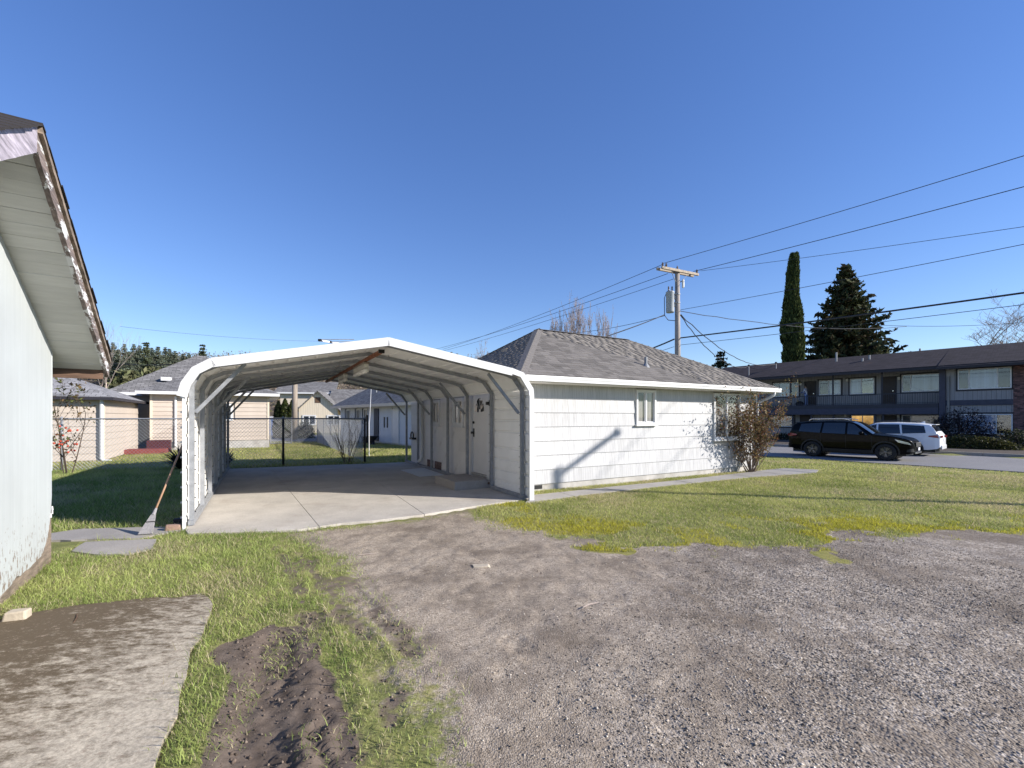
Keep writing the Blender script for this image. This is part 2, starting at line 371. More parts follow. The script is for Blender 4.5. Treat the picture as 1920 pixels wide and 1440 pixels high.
def m_concrete(name, c, stain, moss=None, obj=True):
    t = NT(name); v = t.pos((1,1,1), obj); n = t.noise(v, 1.4, 8, 0.65); fine = t.noise(v, 60, 4, 0.7); st = t.noise(v, 0.8, 7, 0.7)
    col = t.ramp(n, [(0.25, tuple(x*0.78 for x in c)), (0.75, tuple(x*1.15 for x in c))])
    col = t.mix(1.0, col, t.ramp(fine, [(0.3, 0.8), (0.7, 1.15)]), 'MULTIPLY')
    col = t.mix(t.ramp(st, [(0.54, 0), (0.78, 0.85)]), col, stain)
    if moss:
        col = t.mix(1.0, col, t.ramp(t.noise(v, 45, 6, 0.8), [(0.35, 0.62), (0.65, 1.25)]), 'MULTIPLY')
        ms = t.noise(t.pos((1.0,2.2,1), obj, (0,0,R(-20))), 6.5, 14, 0.84); sx = t.n('ShaderNodeSeparateXYZ'); t.l(v, sx.inputs[0]); grad = t.math('MULTIPLY', t.math('ADD', sx.outputs['X'], 2.85), 0.15); col = t.mix(t.ramp(t.math('SUBTRACT', ms, grad), [(0.38, 0), (0.52, 0.95)]), col, moss); gr2 = t.noise(v, 26, 6, 0.8); col = t.mix(t.ramp(gr2, [(0.56, 0), (0.66, 0.8)]), col, (0.27,0.21,0.16))
    t.color(col); t.set(Roughness=0.9); t.bump(fine, 0.35, 0.006); return t.m
MT['slab'] = m_concrete('slab', (0.44,0.405,0.36), (0.27,0.225,0.185))
MT['walk'] = m_concrete('walk', (0.31,0.29,0.265), (0.21,0.19,0.16))
MT['pad'] = m_concrete('pad', (0.46,0.40,0.315), (0.30,0.24,0.18), (0.075,0.05,0.024))
MT['steppad'] = m_concrete('steppad', (0.31,0.285,0.26), (0.2,0.17,0.15))
def m_asphalt():
    t = NT('asphalt'); v = t.pos((1,1,1), False); f = t.noise(v, 40, 4, 0.7); b = t.noise(v, 0.4, 5)
    col = t.ramp(f, [(0.3, (0.12,0.118,0.125)), (0.7, (0.21,0.205,0.21))]); col = t.mix(t.ramp(b, [(0.45, 0), (0.7, 0.5)]), col, (0.22,0.21,0.205))
    t.color(col); t.set(Roughness=0.9); t.bump(f, 0.4, 0.01); return t.m
MT['asphalt'] = m_asphalt()
MT['mulch_shade'] = simple('mulch_shade', (0.05,0.038,0.03), 0.95, 0.4, 6, bump=0.5, bscale=30)
def m_leaf(name, transl=0.35, rough=0.6, spec=0.3):
    t = NT(name); at = t.n('ShaderNodeAttribute'); at.attribute_name = 'col'; t.color(at.outputs[0]); t.set(Roughness=rough, Specular_IOR_Level=spec)
    tr = t.n('ShaderNodeBsdfTranslucent'); t.l(at.outputs[0], tr.inputs[0]); mx = t.n('ShaderNodeMixShader'); mx.inputs[0].default_value = transl
    t.l(t.b.outputs[0], mx.inputs[1]); t.l(tr.outputs[0], mx.inputs[2]); t.l(mx.outputs[0], t.out.inputs[0]); return t.m
MT['leaf'] = m_leaf('leaf'); MT['grass'] = m_leaf('grass_blade', 0.42, 0.7, 0.15); MT['needle'] = m_leaf('needle', 0.15, 0.8, 0.1)
def m_attr(name, rough=0.9):
    t = NT(name); at = t.n('ShaderNodeAttribute'); at.attribute_name = 'col'; t.color(at.outputs[0]); t.set(Roughness=rough, Specular_IOR_Level=0.2); return t.m
MT['pebble'] = m_attr('pebble')
def m_carpaint(name, c, coat=1.0, metal=0.0, rough=0.35):
    t = NT(name); t.color(c); t.set(Roughness=rough, Metallic=metal, Coat_Weight=coat, Coat_Roughness=0.02, Specular_IOR_Level=0.03); return t.m
MT['paint_black'] = m_carpaint('paint_black', (0.0015,0.0015,0.002), 0.22); MT['paint_white'] = m_carpaint('paint_white', (0.74,0.75,0.78), 0.6)
MT['cladding'] = simple('cladding', (0.016,0.016,0.017), 0.6, 0.1)
MT['chrome'] = simple('chrome', (0.55,0.55,0.57), 0.18, 0.05, metal=0.9)
MT['headlamp'] = m_carpaint('headlamp', (0.55,0.57,0.60), 1.0, 0.6, 0.2); MT['tail_red'] = m_carpaint('tail_red', (0.25,0.008,0.012))
MT['plate'] = simple('plate', (0.65,0.66,0.70), 0.5, 0.05)
def m_emit(name, c, e):
    t = NT(name); n = t.noise(t.pos((1,1,1)), 1.5, 4); col = t.ramp(n, [(0.35, tuple(x*0.25 for x in c)), (0.65, c)]); t.color((0.1,0.07,0.03))
    t.l(col, t.b.inputs['Emission Color']); t.b.inputs['Emission Strength'].default_value = e; return t.m
MT['lit_room'] = m_emit('lit_room', (1.0,0.55,0.14), 0.42)
MT['shed_roof'] = m_shingle('shed_roof', (0.045,0.04,0.04))
MT['eave'] = m_peel('eave_wood', (0.25,0.22,0.2), (0.13,0.075,0.05), 0.68, (1.2,9,9))
MT['vent'] = simple('vent', (0.24,0.15,0.12), 0.8, 0.6, 22, dirt=(0.07,0.05,0.045), dirt_at=(0.45,0.6), dscale=18)
MT['dark_post'] = simple('dark_post', (0.035,0.035,0.04), 0.6, 0.2)
MT['mesh_wire'] = simple('mesh_wire', (0.36,0.37,0.38), 0.5, 0.1, metal=0.3)
MT['apt_pipe'] = simple('apt_pipe', (0.22,0.22,0.22), 0.7, 0.1)
def m_curt(name, c):
    t = NT(name); n = t.noise(t.pos((7,7,0.1)), 1.0, 1); col = t.ramp(n, [(0.3, tuple(x*0.75 for x in c)), (0.7, c)]); t.color(col); t.set(Roughness=0.9); return t.m
MT['sky_tint_curtain'] = m_curt('sky_tint_curtain', (0.30,0.37,0.50)); MT['blue_curtain'] = m_curt('blue_curtain', (0.045,0.06,0.10)); MT['pale_curtain'] = m_curt('pale_curtain', (0.36,0.34,0.30))  # pale blue apartment curtain: sky reflection of the panes is in its colour
MT['pole_wood'] = simple('pole_wood', (0.27,0.24,0.22), 0.9, 0.35, 3, (5,5,0.5), 0.3, 40); MT['arm_wood'] = simple('arm_wood', (0.36,0.30,0.24), 0.9, 0.3, 3, (3,3,3), 0.2)
MT['red_berry'] = simple('red_berry', (0.42,0.06,0.03), 0.4, 0.2); MT['hill'] = simple('hill', (0.16,0.125,0.085), 0.95, 0.4, 0.05)
# ------------------------------------------------------------------ plan of the ground (metres; camera at 0,0 looking along +y)
TS = Vector((0.629, -0.777, 0)); NS = Vector((0.777, 0.629, 0))        # along the street / across it
gl = lambda pts: [G(x, y) for x, y in pts]
PADX = 0
GRAVEL = gl([(520,1004),(560,992),(640,980),(780,964),(895,948),(950,975),(1060,1001),(1180,1008),(1300,1018),(1420,1013),(1520,1010),(1620,1000),(1700,988),(1800,991),(1930,1000)]) + \
         [(11.0,6.2),(14,3),(9,0.3),(-0.3,0.3)] + gl([(700,1440),(660,1320),(630,1210),(600,1120),(560,1060)])
MUD = gl([(440,1205),(500,1180),(560,1190),(600,1230),(630,1300),(650,1380),(660,1460),(430,1500),(445,1380),(455,1300),(440,1240)])
PAD = gl([(-400,1230),(0,1163),(70,1150),(150,1138),(240,1127),(330,1121),(370,1117),(395,1122),(404,1134),(400,1152),(388,1174),(372,1198),(352,1245),(340,1300),(332,1345),(300,1440),(260,1600)]) + [(-3.6,1.2)]
CA, CB, CL = Vector((-4.54,6.31,0)), Vector((0.28,8.42,0)), Vector((-3.95,7.14,0))     # carport: front-left foot, front-right foot, length
CW = CB - CA
SLAB = [tuple(p) for p in (gl([(352,1003)])[0], gl([(430,1001)])[0], gl([(505,998)])[0], gl([(560,996)])[0], gl([(640,984)])[0], gl([(700,979)])[0], gl([(790,968)])[0], gl([(880,953)])[0], gl([(950,943)])[0])]
SLAB += [tuple((CB + CW*0.012)[:2]), tuple((CB + CW*0.03 + CL*0.55)[:2]), tuple((CB + CW*0.03 + CL*0.97)[:2]), tuple((CA + CL*0.985 - CW*0.01)[:2]), tuple((CA - CW*0.012)[:2])]
WALK_N = gl([(985,944),(1100,929),(1250,912),(1400,897),(1530,888)]); WALK_F = gl([(1535,882),(1470,879),(1440,882),(1300,899),(1150,914),(1000,930)])
WALK = WALK_N + WALK_F
PADA = gl([(88,1003),(150,994),(230,991),(300,990),(345,996),(300,1003),(262,1012),(160,1014),(85,1016)])
PADB = gl([(128,1036),(160,1018),(262,1014),(296,1012),(285,1030),(240,1041),(180,1043)])
HC = Vector((0.05, 9.18, 0)); HR = R(29.8)                                 # house corner and turn
ca, sa = math.cos(HR), math.sin(HR)
def HW(x, y): return (HC.x + x*ca - y*sa, HC.y + x*sa + y*ca)
HOUSE = [HW(0,0), HW(8.2,0), HW(8.2,5.75), HW(4,5.75), HW(4,6.9), HW(0,6.9)]
def street_n(x, y): return np.asarray(x)*NS.x + np.asarray(y)*NS.y
def seg(px, py, pts):
    d = np.full(np.shape(px), 1e9)
    for (ax, ay), (bx, by) in zip(pts[:-1], pts[1:]):
        ex, ey = bx-ax, by-ay; t = np.clip(((px-ax)*ex+(py-ay)*ey)/(ex*ex+ey*ey), 0, 1); d = np.minimum(d, np.hypot(px-ax-t*ex, py-ay-t*ey))
    return d
TRACKS = [(gl([(728,1345),(700,1240),(648,1150),(598,1085),(560,1040),(520,1000)]), 0.10), (gl([(770,1225),(715,1165),(672,1125),(640,1090)]), 0.085),
          (gl([(680,1440),(650,1330),(620,1250),(590,1180),(548,1090),(525,1030)]), 0.10), (gl([(1010,1235),(960,1200)]), 0.09)]
RUTS = [(gl([(470,1440),(490,1340),(505,1260),(520,1200)]), 0.17, 0.032)]
def masks(x, y):
    x = np.asarray(x, float); y = np.asarray(y, float)
    n1 = fbm(x, y, 1.1, 1, 5)-0.5; n2 = fbm(x, y, 4.5, 5, 4)-0.5
    sg = sdist(x, y, GRAVEL); wr_ = sstep(0.2, 1.5, x); sg = sg + n1*(0.55+0.9*wr_) + n2*(0.28+0.55*wr_) - 1.3*wr_*sstep(0.57, 0.70, fbm(x, y, 1.3, 15, 4))*sstep(2.2, 0.2, sg)
    # the left side of the gravel fades into worn turf, the right side ends in moss
    soft = 0.55 + 0.55*sstep(0.6, -0.6, x)
    gravel = sstep(-soft*0.5, soft, sg)
    sm = sdist(x, y, MUD) + n1*0.45 + n2*0.40
    mud = sstep(-0.06, 0.10, sm)
    for pts, w in TRACKS:
        d = seg(x, y, pts); mud = np.maximum(mud, 0.56*(1-sstep(w*0.4, w*1.2, d + n2*0.35))*sstep(0.30, 0.55, fbm(x, y, 2.0, 53, 3))*(y < 6.2)*(x < 0))
    for pts, w, dp in RUTS: mud = np.maximum(mud, 1-sstep(w*0.9, w*1.5, seg(x, y, pts)+n2*0.1))
    moss = (x > -0.5)*sstep(-1.5, 0.1, sg)*(1-0.3*gravel)*sstep(-0.25, 0.15, n1*2.0+0.1)
    return gravel, mud, moss
def sandy(x, y):
    n = fbm(x, y, 0.7, 41, 4)-0.5
    return np.clip(sstep(1.6, -0.8, x - 0.22*y + n*2.2) + 0.5*sstep(0.12, 0.3, n), 0, 1)
def height(x, y):
    x = np.asarray(x, float); y = np.asarray(y, float); n = street_n(x, y)
    z = (fbm(x, y, 0.9, 3, 3)-0.5)*0.035*sstep(1.5, 3.0, y)*(1-sstep(30, 60, y))
    near = (np.abs(x) < 7) & (y < 8)
    z += np.where(near, (fbm(x, y, 7.0, 8, 3)-0.5)*0.022, 0)
    for poly, lift in ((SLAB, 0.0), (PAD, -0.0), (WALK, 0.0), (PADA, 0), (PADB, 0), (HOUSE, 0)):
        s = sdist(x, y, poly); z = np.where(s > -0.25, z*(1-sstep(-0.25, 0.05, s)) - 0.03*sstep(-0.03, 0.06, s), z)
    tread = np.zeros_like(z)
    for pts, w, dp in RUTS:
        d = seg(x, y, pts); z += -dp*(1-sstep(w*0.35, w*1.05, d)) + dp*0.30*np.exp(-((d-w*1.35)/(w*0.35))**2)*(fbm(x, y, 6, 11, 3))
    for pts, w in TRACKS:
        d = seg(x, y, pts); inside = 1-sstep(w*0.8, w*1.15, d); u = (x*0.35+y)*62; v = (x-0.35*y)*55
        z += (inside*(-0.007 + 0.0045*np.sign(np.sin(u)+0.6*np.sin(v))) + 0.004*np.exp(-((d-w*1.2)/0.03)**2)*(y < 6))*sstep(0.32, 0.6, fbm(x, y, 2.5, 51, 2))
    m = sdist(x, y, MUD); z += np.where(m > -0.1, sstep(-0.1, 0.15, m)*((fbm(x, y, 4, 21, 3)-0.5)*0.03 + (fbm(x, y, 17, 23, 3)-0.5)*0.026 + 0.007*np.sign(np.sin((y+0.25*x)*70))*(fbm(x, y, 3, 27, 2) > 0.5) + 0.012*np.sign(np.sin((x*1.1+y*0.45)*38 + 1.5*np.sin(y*21)))*sstep(-0.95, -0.75, -np.abs(x+0.62)*2)), 0)
    fall = sstep(17.0, 21.6, n)*0.27*(x > 2); z -= fall
    z += np.where((n > 30.0) & (x > 2), 0.17, 0)
    return z
def axis(lo, hi, f0, f1, fine, far):
    a = list(np.arange(f0, f1, fine)); st = fine; p = f1
    while p < hi: a.append(p); st = min(st*1.09, far); p += st
    st = fine; p = f0; b = []
    while p > lo: st = min(st*1.09, far); p -= st; b.append(p)
    return np.array(b[::-1] + a + [hi*1.0001])
gx = axis(-1500, 1500, -5.2, 3.6, 0.022, 90); gy = axis(-300, 2600, 1.85, 5.6, 0.022, 90)
XX, YY = np.meshgrid(gx, gy); shp = XX.shape
ZZ = height(XX.ravel(), YY.ravel()).reshape(shp)
far = sstep(60, 150, np.hypot(XX, YY)); ZZ = ZZ*(1-far) - 0.3*far
gv, md, ms = masks(XX.ravel(), YY.ravel())
idx = np.arange(XX.size).reshape(shp)
Q = np.stack([idx[:-1,:-1].ravel(), idx[:-1,1:].ravel(), idx[1:,1:].ravel(), idx[1:,:-1].ravel()], 1)
def m_ground():
    t = NT('ground_cover'); at = t.n('ShaderNodeAttribute'); at.attribute_name = 'col'; sp = t.n('ShaderNodeSeparateColor'); t.l(at.outputs[0], sp.inputs[0])
    v = t.pos((1,1,1), False)
    # gravel
    vc = t.vor(v, 62, out='Color'); vd = t.vor(v, 62); vs = t.n('ShaderNodeSeparateColor'); t.l(vc, vs.inputs[0])
    vc2 = t.vor(v, 105, out='Color'); vd2 = t.vor(v, 105); vs2 = t.n('ShaderNodeSeparateColor'); t.l(vc2, vs2.inputs[0])
    n1 = t.noise(v, 1.1, 7, 0.68); n2 = t.noise(v, 9, 5, 0.7); n3 = t.noise(v, 120, 3, 0.7)
    gcol = t.ramp(vs.outputs[0], [(0.0, (0.13,0.107,0.086)), (0.3, (0.25,0.211,0.171)), (0.65, (0.355,0.305,0.252)), (1.0, (0.50,0.44,0.375))])
    sa_ = t.math('ADD', at.outputs['Alpha'], t.math('MULTIPLY', t.math('SUBTRACT', n1, 0.5), 0.8))
    sand = t.ramp(sa_, [(0.1, 0.05), (0.9, 0.85)])
    gcol = t.mix(sand, gcol, t.ramp(t.math('ADD', t.math('MULTIPLY', vs2.outputs[0], 0.6), t.math('MULTIPLY', n3, 0.4)), [(0.15, (0.175,0.138,0.102)), (0.5, (0.34,0.281,0.216)), (0.85, (0.49,0.415,0.332))]))
    gcol = t.mix(t.ramp(t.noise(v, 0.9, 6, 0.72), [(0.47, 0), (0.63, 0.85)]), gcol, (0.145,0.115,0.088))
    gcol = t.mix(t.ramp(t.noise(v, 2.6, 7, 0.72), [(0.48, 0), (0.66, 0.7)]), gcol, (0.17,0.136,0.105))
    gcol = t.mix(t.ramp(n2, [(0.56, 0), (0.75, 0.6)]), gcol, (0.13,0.105,0.085))
    gcol = t.mix(1.0, gcol, t.ramp(n3, [(0.3, 0.75), (0.7, 1.25)]), 'MULTIPLY')
    # turf soil
    g1 = t.noise(v, 3.2, 6, 0.7); g2 = t.noise(v, 70, 4, 0.75)
    tcol = t.ramp(g1, [(0.3, (0.15,0.165,0.055)), (0.5, (0.21,0.215,0.075)), (0.7, (0.29,0.25,0.12))])
    tcol = t.mix(1.0, tcol, t.ramp(g2, [(0.3, 0.5), (0.7, 1.4)]), 'MULTIPLY')
    mcol = t.ramp(n2, [(0.3, (0.085,0.064,0.05)), (0.7, (0.19,0.15,0.12))])
    ycol = t.mix(g2, (0.19,0.165,0.05), (0.33,0.29,0.07))
    edge = t.math('ADD', sp.outputs[0], t.math('MULTIPLY', t.math('SUBTRACT', t.noise(v, 14, 6, 0.75), 0.5), 0.9))
    fg = t.ramp(edge, [(0.42, 0), (0.58, 1)])
    ye = t.ramp(t.math('MULTIPLY', sp.outputs[2], t.math('ADD', t.noise(v, 6, 6, 0.7), 0.3)), [(0.38, 0), (0.66, 0.5)])
    tcol = t.mix(ye, tcol, ycol); col = t.mix(fg, tcol, gcol)
    fm = t.ramp(t.math('ADD', sp.outputs[1], t.math('MULTIPLY', t.math('SUBTRACT', t.noise(v, 18, 5, 0.7), 0.5), 0.5)), [(0.42, 0), (0.6, 1)])
    col = t.mix(fm, col, mcol)
    t.color(col); t.set(Roughness=0.95, Specular_IOR_Level=0.15)
    hb = t.mix(fg, g2, t.mix(sand, t.math('SUBTRACT', 1.0, vd), t.math('MULTIPLY', t.math('SUBTRACT', 1.0, vd2), 0.7))); hb2 = t.mix(fm, hb, t.noise(v, 38, 8, 0.8)); t.bump(hb2, 0.6, 0.012); return t.m
MT['ground'] = m_ground()
ground = fast('ground', np.stack([XX.ravel(), YY.ravel(), ZZ.ravel()], 1), Q, MT['ground'], None, np.stack([gv, md, ms, sandy(XX.ravel(), YY.ravel())], 1), True)
tag(ground, 'gravel drive, turf and worn soil around the house', None, None, 'structure')
def gz(x, y): return float(height(np.array([x]), np.array([y]))[0])
def rough_poly(poly, step=0.12, amp=0.025):
    out = []; n = len(poly)
    for i in range(n):
        a = Vector(poly[i]); b = Vector(poly[(i+1) % n]); k = max(1, int((b-a).length/step)); nn = Vector((-(b-a).y, (b-a).x)).normalized()
        for j in range(k): p = a.lerp(b, j/k); out.append(tuple(p + nn*random.uniform(-amp, amp)))
    return out
def flat(name, poly, z0, z1, mat, label, amp=0.02):
    o = MB().prism(rough_poly(poly, 0.15, amp), z0, z1).build(name, MT[mat]); return tag(o, label, None, None, 'structure')
# concrete: carport floor is cast in bays with joints between them
def clip(poly, p, n):
    out = []; m = len(poly); d = [(Vector(q)-p).dot(n) for q in poly]
    for i in range(m):
        a, b = Vector(poly[i]), Vector(poly[(i+1) % m]); da, db = d[i], d[(i+1) % m]
        if da >= 0: out.append(tuple(a))
        if (da >= 0) != (db >= 0): out.append(tuple(a.lerp(b, da/(da-db))))
    return out
slab_root = tag(bpy.data.objects.new('carport_floor', None), 'stained grey concrete floor under the white carport', None, None, 'structure'); C.objects.link(slab_root)
cl2 = Vector(CL[:2]); cw2 = Vector(CW[:2]); cwn = Vector((-CL.y, CL.x)).normalized()*-1; cln = cl2.normalized()
ca2 = Vector(CA[:2])
joints = [(Vector(G(545,925)), Vector(G(600,992))), (Vector(G(660,873)), Vector(G(790,963)))]
cuts = []
for a, b in joints:
    d = (b-a).normalized(); cuts.append((a, Vector((d.y, -d.x)) if (Vector((d.y,-d.x))).dot(cw2) > 0 else Vector((-d.y, d.x))))
bays = []
b0 = clip(SLAB, cuts[0][0], -cuts[0][1]); b1 = clip(clip(SLAB, cuts[0][0], cuts[0][1]), cuts[1][0], -cuts[1][1]); b2 = clip(SLAB, cuts[1][0], cuts[1][1])
def shrink(poly, e=0.009):
    c = Vector((sum(p[0] for p in poly)/len(poly), sum(p[1] for p in poly)/len(poly))); return [tuple(Vector(p) + (c-Vector(p)).normalized()*e) for p in poly]
for b in (b0, b1, b2): MB().prism(shrink(b), -0.09, 0.022).build('floor_bay', MT['slab'], slab_root, bevel=0.006)
MB().prism(shrink(SLAB, 0.03), -0.1, 0.012).build('joint_filler', MT['mortar'] if 'mortar' in MT else MT['foundation'], slab_root)
wr = tag(bpy.data.objects.new('garden_path', None), 'concrete path along the front of the white house', None, None, 'structure'); C.objects.link(wr)
wd = (Vector(WALK_N[-1])-Vector(WALK_N[0])).normalized(); w0 = Vector(WALK_N[0])
for k in range(9):
    L = 9.2; a = w0 + wd*(k*1.15); b = w0 + wd*((k+1)*1.15-0.015); q = clip(clip(WALK, a, wd), b, -wd)
    if len(q) > 2: MB().prism(q, -0.06, 0.022+0.006*random.random()).build('path_slab', MT['walk'], wr, bevel=0.006)
flat('concrete_pad', PAD, -0.06, 0.012, 'pad', 'mossy cracked concrete pad in the near left corner', 0.028)
flat('stone_path', PADA, -0.05, 0.016, 'steppad', 'worn concrete strip under the broom', 0.03)
flat('stone_path', PADB, -0.05, 0.014, 'steppad', 'small worn concrete patch in the grass beside the shed', 0.03)
# street with kerbs
def strip(name, n0, n1, z0, z1, mat, label, s0=-45, s1=45):
    q = [NS*n0 + TS*s0, NS*n1 + TS*s0, NS*n1 + TS*s1, NS*n0 + TS*s1]
    m = MB().prism([(p.x, p.y) for p in q], z0, z1); return tag(m.build(name, MT[mat]), label, None, None, 'structure')
strip('street', 22.2, 29.75, -0.4, -0.235, 'asphalt', 'grey asphalt street with the two parked cars')
kr = tag(bpy.data.objects.new('kerb', None), 'concrete kerb on the far side of the street', None, None, 'structure'); C.objects.link(kr)
for k in range(30):
    a = NS*29.75 + TS*(-40+k*2.5); b = a + TS*2.48; w = NS*0.18
    MB().prism([(a.x,a.y),(a.x+w.x,a.y+w.y),(b.x+w.x,b.y+w.y),(b.x,b.y)], -0.4, -0.09).build('kerb_stone', MT['walk'], kr)
strip('verge', 29.95, 40.5, -0.4, -0.085, 'mulch_shade', 'dark planting strip with painted shrub shade before the apartments')  # mulch bed carried back; its dark colour also paints shade under the shrubs
# ------------------------------------------------------------------ carport
PROF = [(0.0,1.84),(0.0,2.02),(0.018,2.21),(0.058,2.345),(0.515,2.80),(0.93,2.395),(0.967,2.33),(1.0,2.06),(1.0,1.84)]
cp = thing('carport', 'white metal carport with curved eaves and galvanised tube frame beside the house', 'carport', tuple(CA))
up_l = CL.normalized(); cwn3 = CW.normalized()
def CP(w, l, z): return CA + CW*w + CL*l + Vector((0,0,z))
def inset(prof, d):
    out = []
    for w, z in prof:
        wx = w + (d/CW.length)*(1 if w < 0.2 else -1 if w > 0.8 else 0); out.append((wx, z - d*(1.0 if 0.03 < w < 0.97 else 0.35)))
    return out
frames = [0.013 + i*0.1585 for i in range(7)]
inn = inset(PROF, 0.045)
for i, l in enumerate(frames):
    MB().bar(CP(inn[0][0], l, 0.03), CP(inn[0][0], l, inn[0][1]), 0.06, 0.06, up_l).build('post', MT['galv'], cp, world=True)
    MB().bar(CP(inn[-1][0], l, 0.03), CP(inn[-1][0], l, inn[-1][1]), 0.06, 0.06, up_l).build('post', MT['galv'], cp, world=True)
    MB().path([CP(w, l, z) for w, z in inn], 0.06, 0.06, up_l).build('bow', MT['galv'], cp, world=True, fix=True)
    if i % 2 == 0:
        for s in (0, 1):
            w0 = inn[0][0] if s == 0 else inn[-1][0]; sg = 1 if s == 0 else -1
            MB().bar(CP(w0 + sg*0.008, l+0.006, 1.62), CP(w0 + sg*0.125, l+0.006, 2.345), 0.05, 0.04, up_l).build('brace', MT['galv'], cp, world=True)
for w in (inn[0][0], inn[-1][0]):
    MB().bar(CP(w, 0.0, 0.06), CP(w, 0.975, 0.06), 0.07, 0.06).build('base_rail', MT['galv'], cp, world=True)
# ribbed sheets: a profile with raised ribs, swept along the length
def resample(pts, ribs=0.229, rh=0.024, out=1):
    "polyline (metres across, z) -> polyline with trapezoid ribs"
    res = []; acc = 0.10
    for (a, b) in zip(pts[:-1], pts[1:]):
        a = Vector(a); b = Vector(b); L = (b-a).length; d = (b-a)/L; n = Vector((-d.y, d.x))*out
        res.append(a); p = ribs - acc
        while p < L - 0.04:
            res += [a+d*(p-0.03), a+d*(p-0.017)+n*rh, a+d*(p+0.017)+n*rh, a+d*(p+0.03)]; p += ribs
        acc = L - (p - ribs) if p > ribs-acc else acc + L; acc = min(acc, ribs-0.03)
    res.append(Vector(pts[-1])); return res
WL = CW.length
def sheet(prof, l0, l1, out=1, name='sheet'):
    pts = resample([(w*WL, z) for w, z in prof], out=out, rh=0.010 if (name == 'wall_sheet' and prof[0][0] < 0.5) else 0.024); m = MB(); vs = []; n = len(pts)
    for l in (l0, l1):
        for p in pts: vs.append(CP(p.x/WL, l, p.y))
    m.add(vs, [(i, i+1, n+i+1, n+i) for i in range(n-1)])
    o = m.build(name, MT['white_metal'], cp, world=True); mod = o.modifiers.new('thickness', 'SOLIDIFY'); mod.thickness = 0.004; return o
def lerp2(a, b, t): return (a[0]+(b[0]-a[0])*t, a[1]+(b[1]-a[1])*t)
Lr, Rr = PROF[:5], PROF[4:]
sheet(PROF[:4] + [lerp2(PROF[3], PROF[4], 0.18)], -0.012, 0.985, 1, 'eave_sheet')
for a, b in ((0.18,0.46),(0.46,0.73),(0.73,1.0)): sheet([lerp2(PROF[3], PROF[4], a), lerp2(PROF[3], PROF[4], b)], -0.012, 0.985, 1, 'roof_sheet')
for a, b in ((0,0.27),(0.27,0.54),(0.54,0.82)): sheet([lerp2(PROF[4], PROF[5], a), lerp2(PROF[4], PROF[5], b)], -0.012, 0.985, 1, 'roof_sheet')
sheet([lerp2(PROF[4], PROF[5], 0.82)] + PROF[5:8], -0.012, 0.985, 1, 'eave_sheet')
sheet([(-0.003,0.02),(-0.003,0.93)], -0.008, 0.98, 1, 'wall_sheet'); sheet([(-0.003,0.93),(-0.003,1.90)], -0.008, 0.98, 1, 'wall_sheet')
sheet([(1.004,2.07),(1.004,1.05)], -0.008, 0.176, 1, 'wall_sheet'); sheet([(1.004,1.05),(1.004,0.03)], -0.008, 0.176, 1, 'wall_sheet')
# white end trim along the front edge of the roof and down the right leg
def trim(prof, l, hgt, th=0.03, name='trim'):
    m = MB(); n = len(prof); vs = []
    cx = 0.515
    for i, (w, z) in enumerate(prof):
        a = Vector((prof[max(i-1,0)][0]*WL, prof[max(i-1,0)][1])); b = Vector((prof[min(i+1,n-1)][0]*WL, prof[min(i+1,n-1)][1])); d = (b-a).normalized(); nn = Vector((-d.y, d.x))
        o = Vector((w*WL, z)) + nn*0.022; q = Vector((w*WL, z)) - nn*hgt
        for p, ll in ((o, l), (q, l), (q, l+th/CL.length), (o, l+0.09/CL.length)): vs.append(CP(p.x/WL, ll, p.y))
    fs = []
    for i in range(n-1):
        for k in range(4): a, b = i*4+k, i*4+(k+1)%4; fs.append((a, a+4, b+4, b))
    fs += [(0,1,2,3), (4*n-1,4*n-2,4*n-3,4*n-4)]
    return m.add(vs, fs).build(name, MT['white_trim'], cp, world=True, fix=True)
trim([(-0.015,1.84),(-0.006,2.02),(0.017,2.22),(0.057,2.355)], -0.020, 0.10); trim([(0.057,2.355),(0.515,2.81)], -0.020, 0.11)
trim([(0.515,2.81),(0.93,2.405)], -0.020, 0.11); trim([(0.93,2.405),(0.968,2.34),(1.004,2.06),(1.006,1.95)], -0.020, 0.08)
trim([(1.006,1.95),(1.006,0.98)], -0.020, 0.07); trim([(1.006,0.98),(1.006,0.0)], -0.020, 0.07)
MB().bar(CP(-0.004, -0.014, 0.0), CP(-0.004, -0.014, 1.9), 0.03, 0.06, up_l).build('corner_trim', MT['white_trim'], cp, world=True)
# screws: far too many and too small to pick apart
sc = MB()
for l in frames:
    for w0, side in ((0.0, 1), (1.0, -1)):
        for k in range(9):
            if side == -1 and l > 0.2: continue
            p = CP(w0 + side*0.016, l+0.004, 0.2+k*0.2); sc.box(p - Vector((0.006,0.006,0.006)), p + Vector((0.006,0.006,0.006)))
    for k in range(11):
        for a, b in ((PROF[3], PROF[4]), (PROF[4], PROF[5])):
            w, z = lerp2(a, b, (k+0.5)/11); p = CP(w, l+0.008, z-0.02); sc.box(p - Vector((0.008,0.008,0.007)), p + Vector((0.008,0.008,0.007)))
so = sc.build('screws', MT['black'], cp, world=True); so['kind'] = 'stuff'
sc = MB()
for k in range(9):
    p = CP(-0.012, 0.002, 0.15+k*0.21); sc.box(p - Vector((0.012,0.01,0.012)), p + Vector((0.01,0.01,0.012)))
so = sc.build('trim_screws', MT['white_trim'], cp, world=True); so['kind'] = 'stuff'
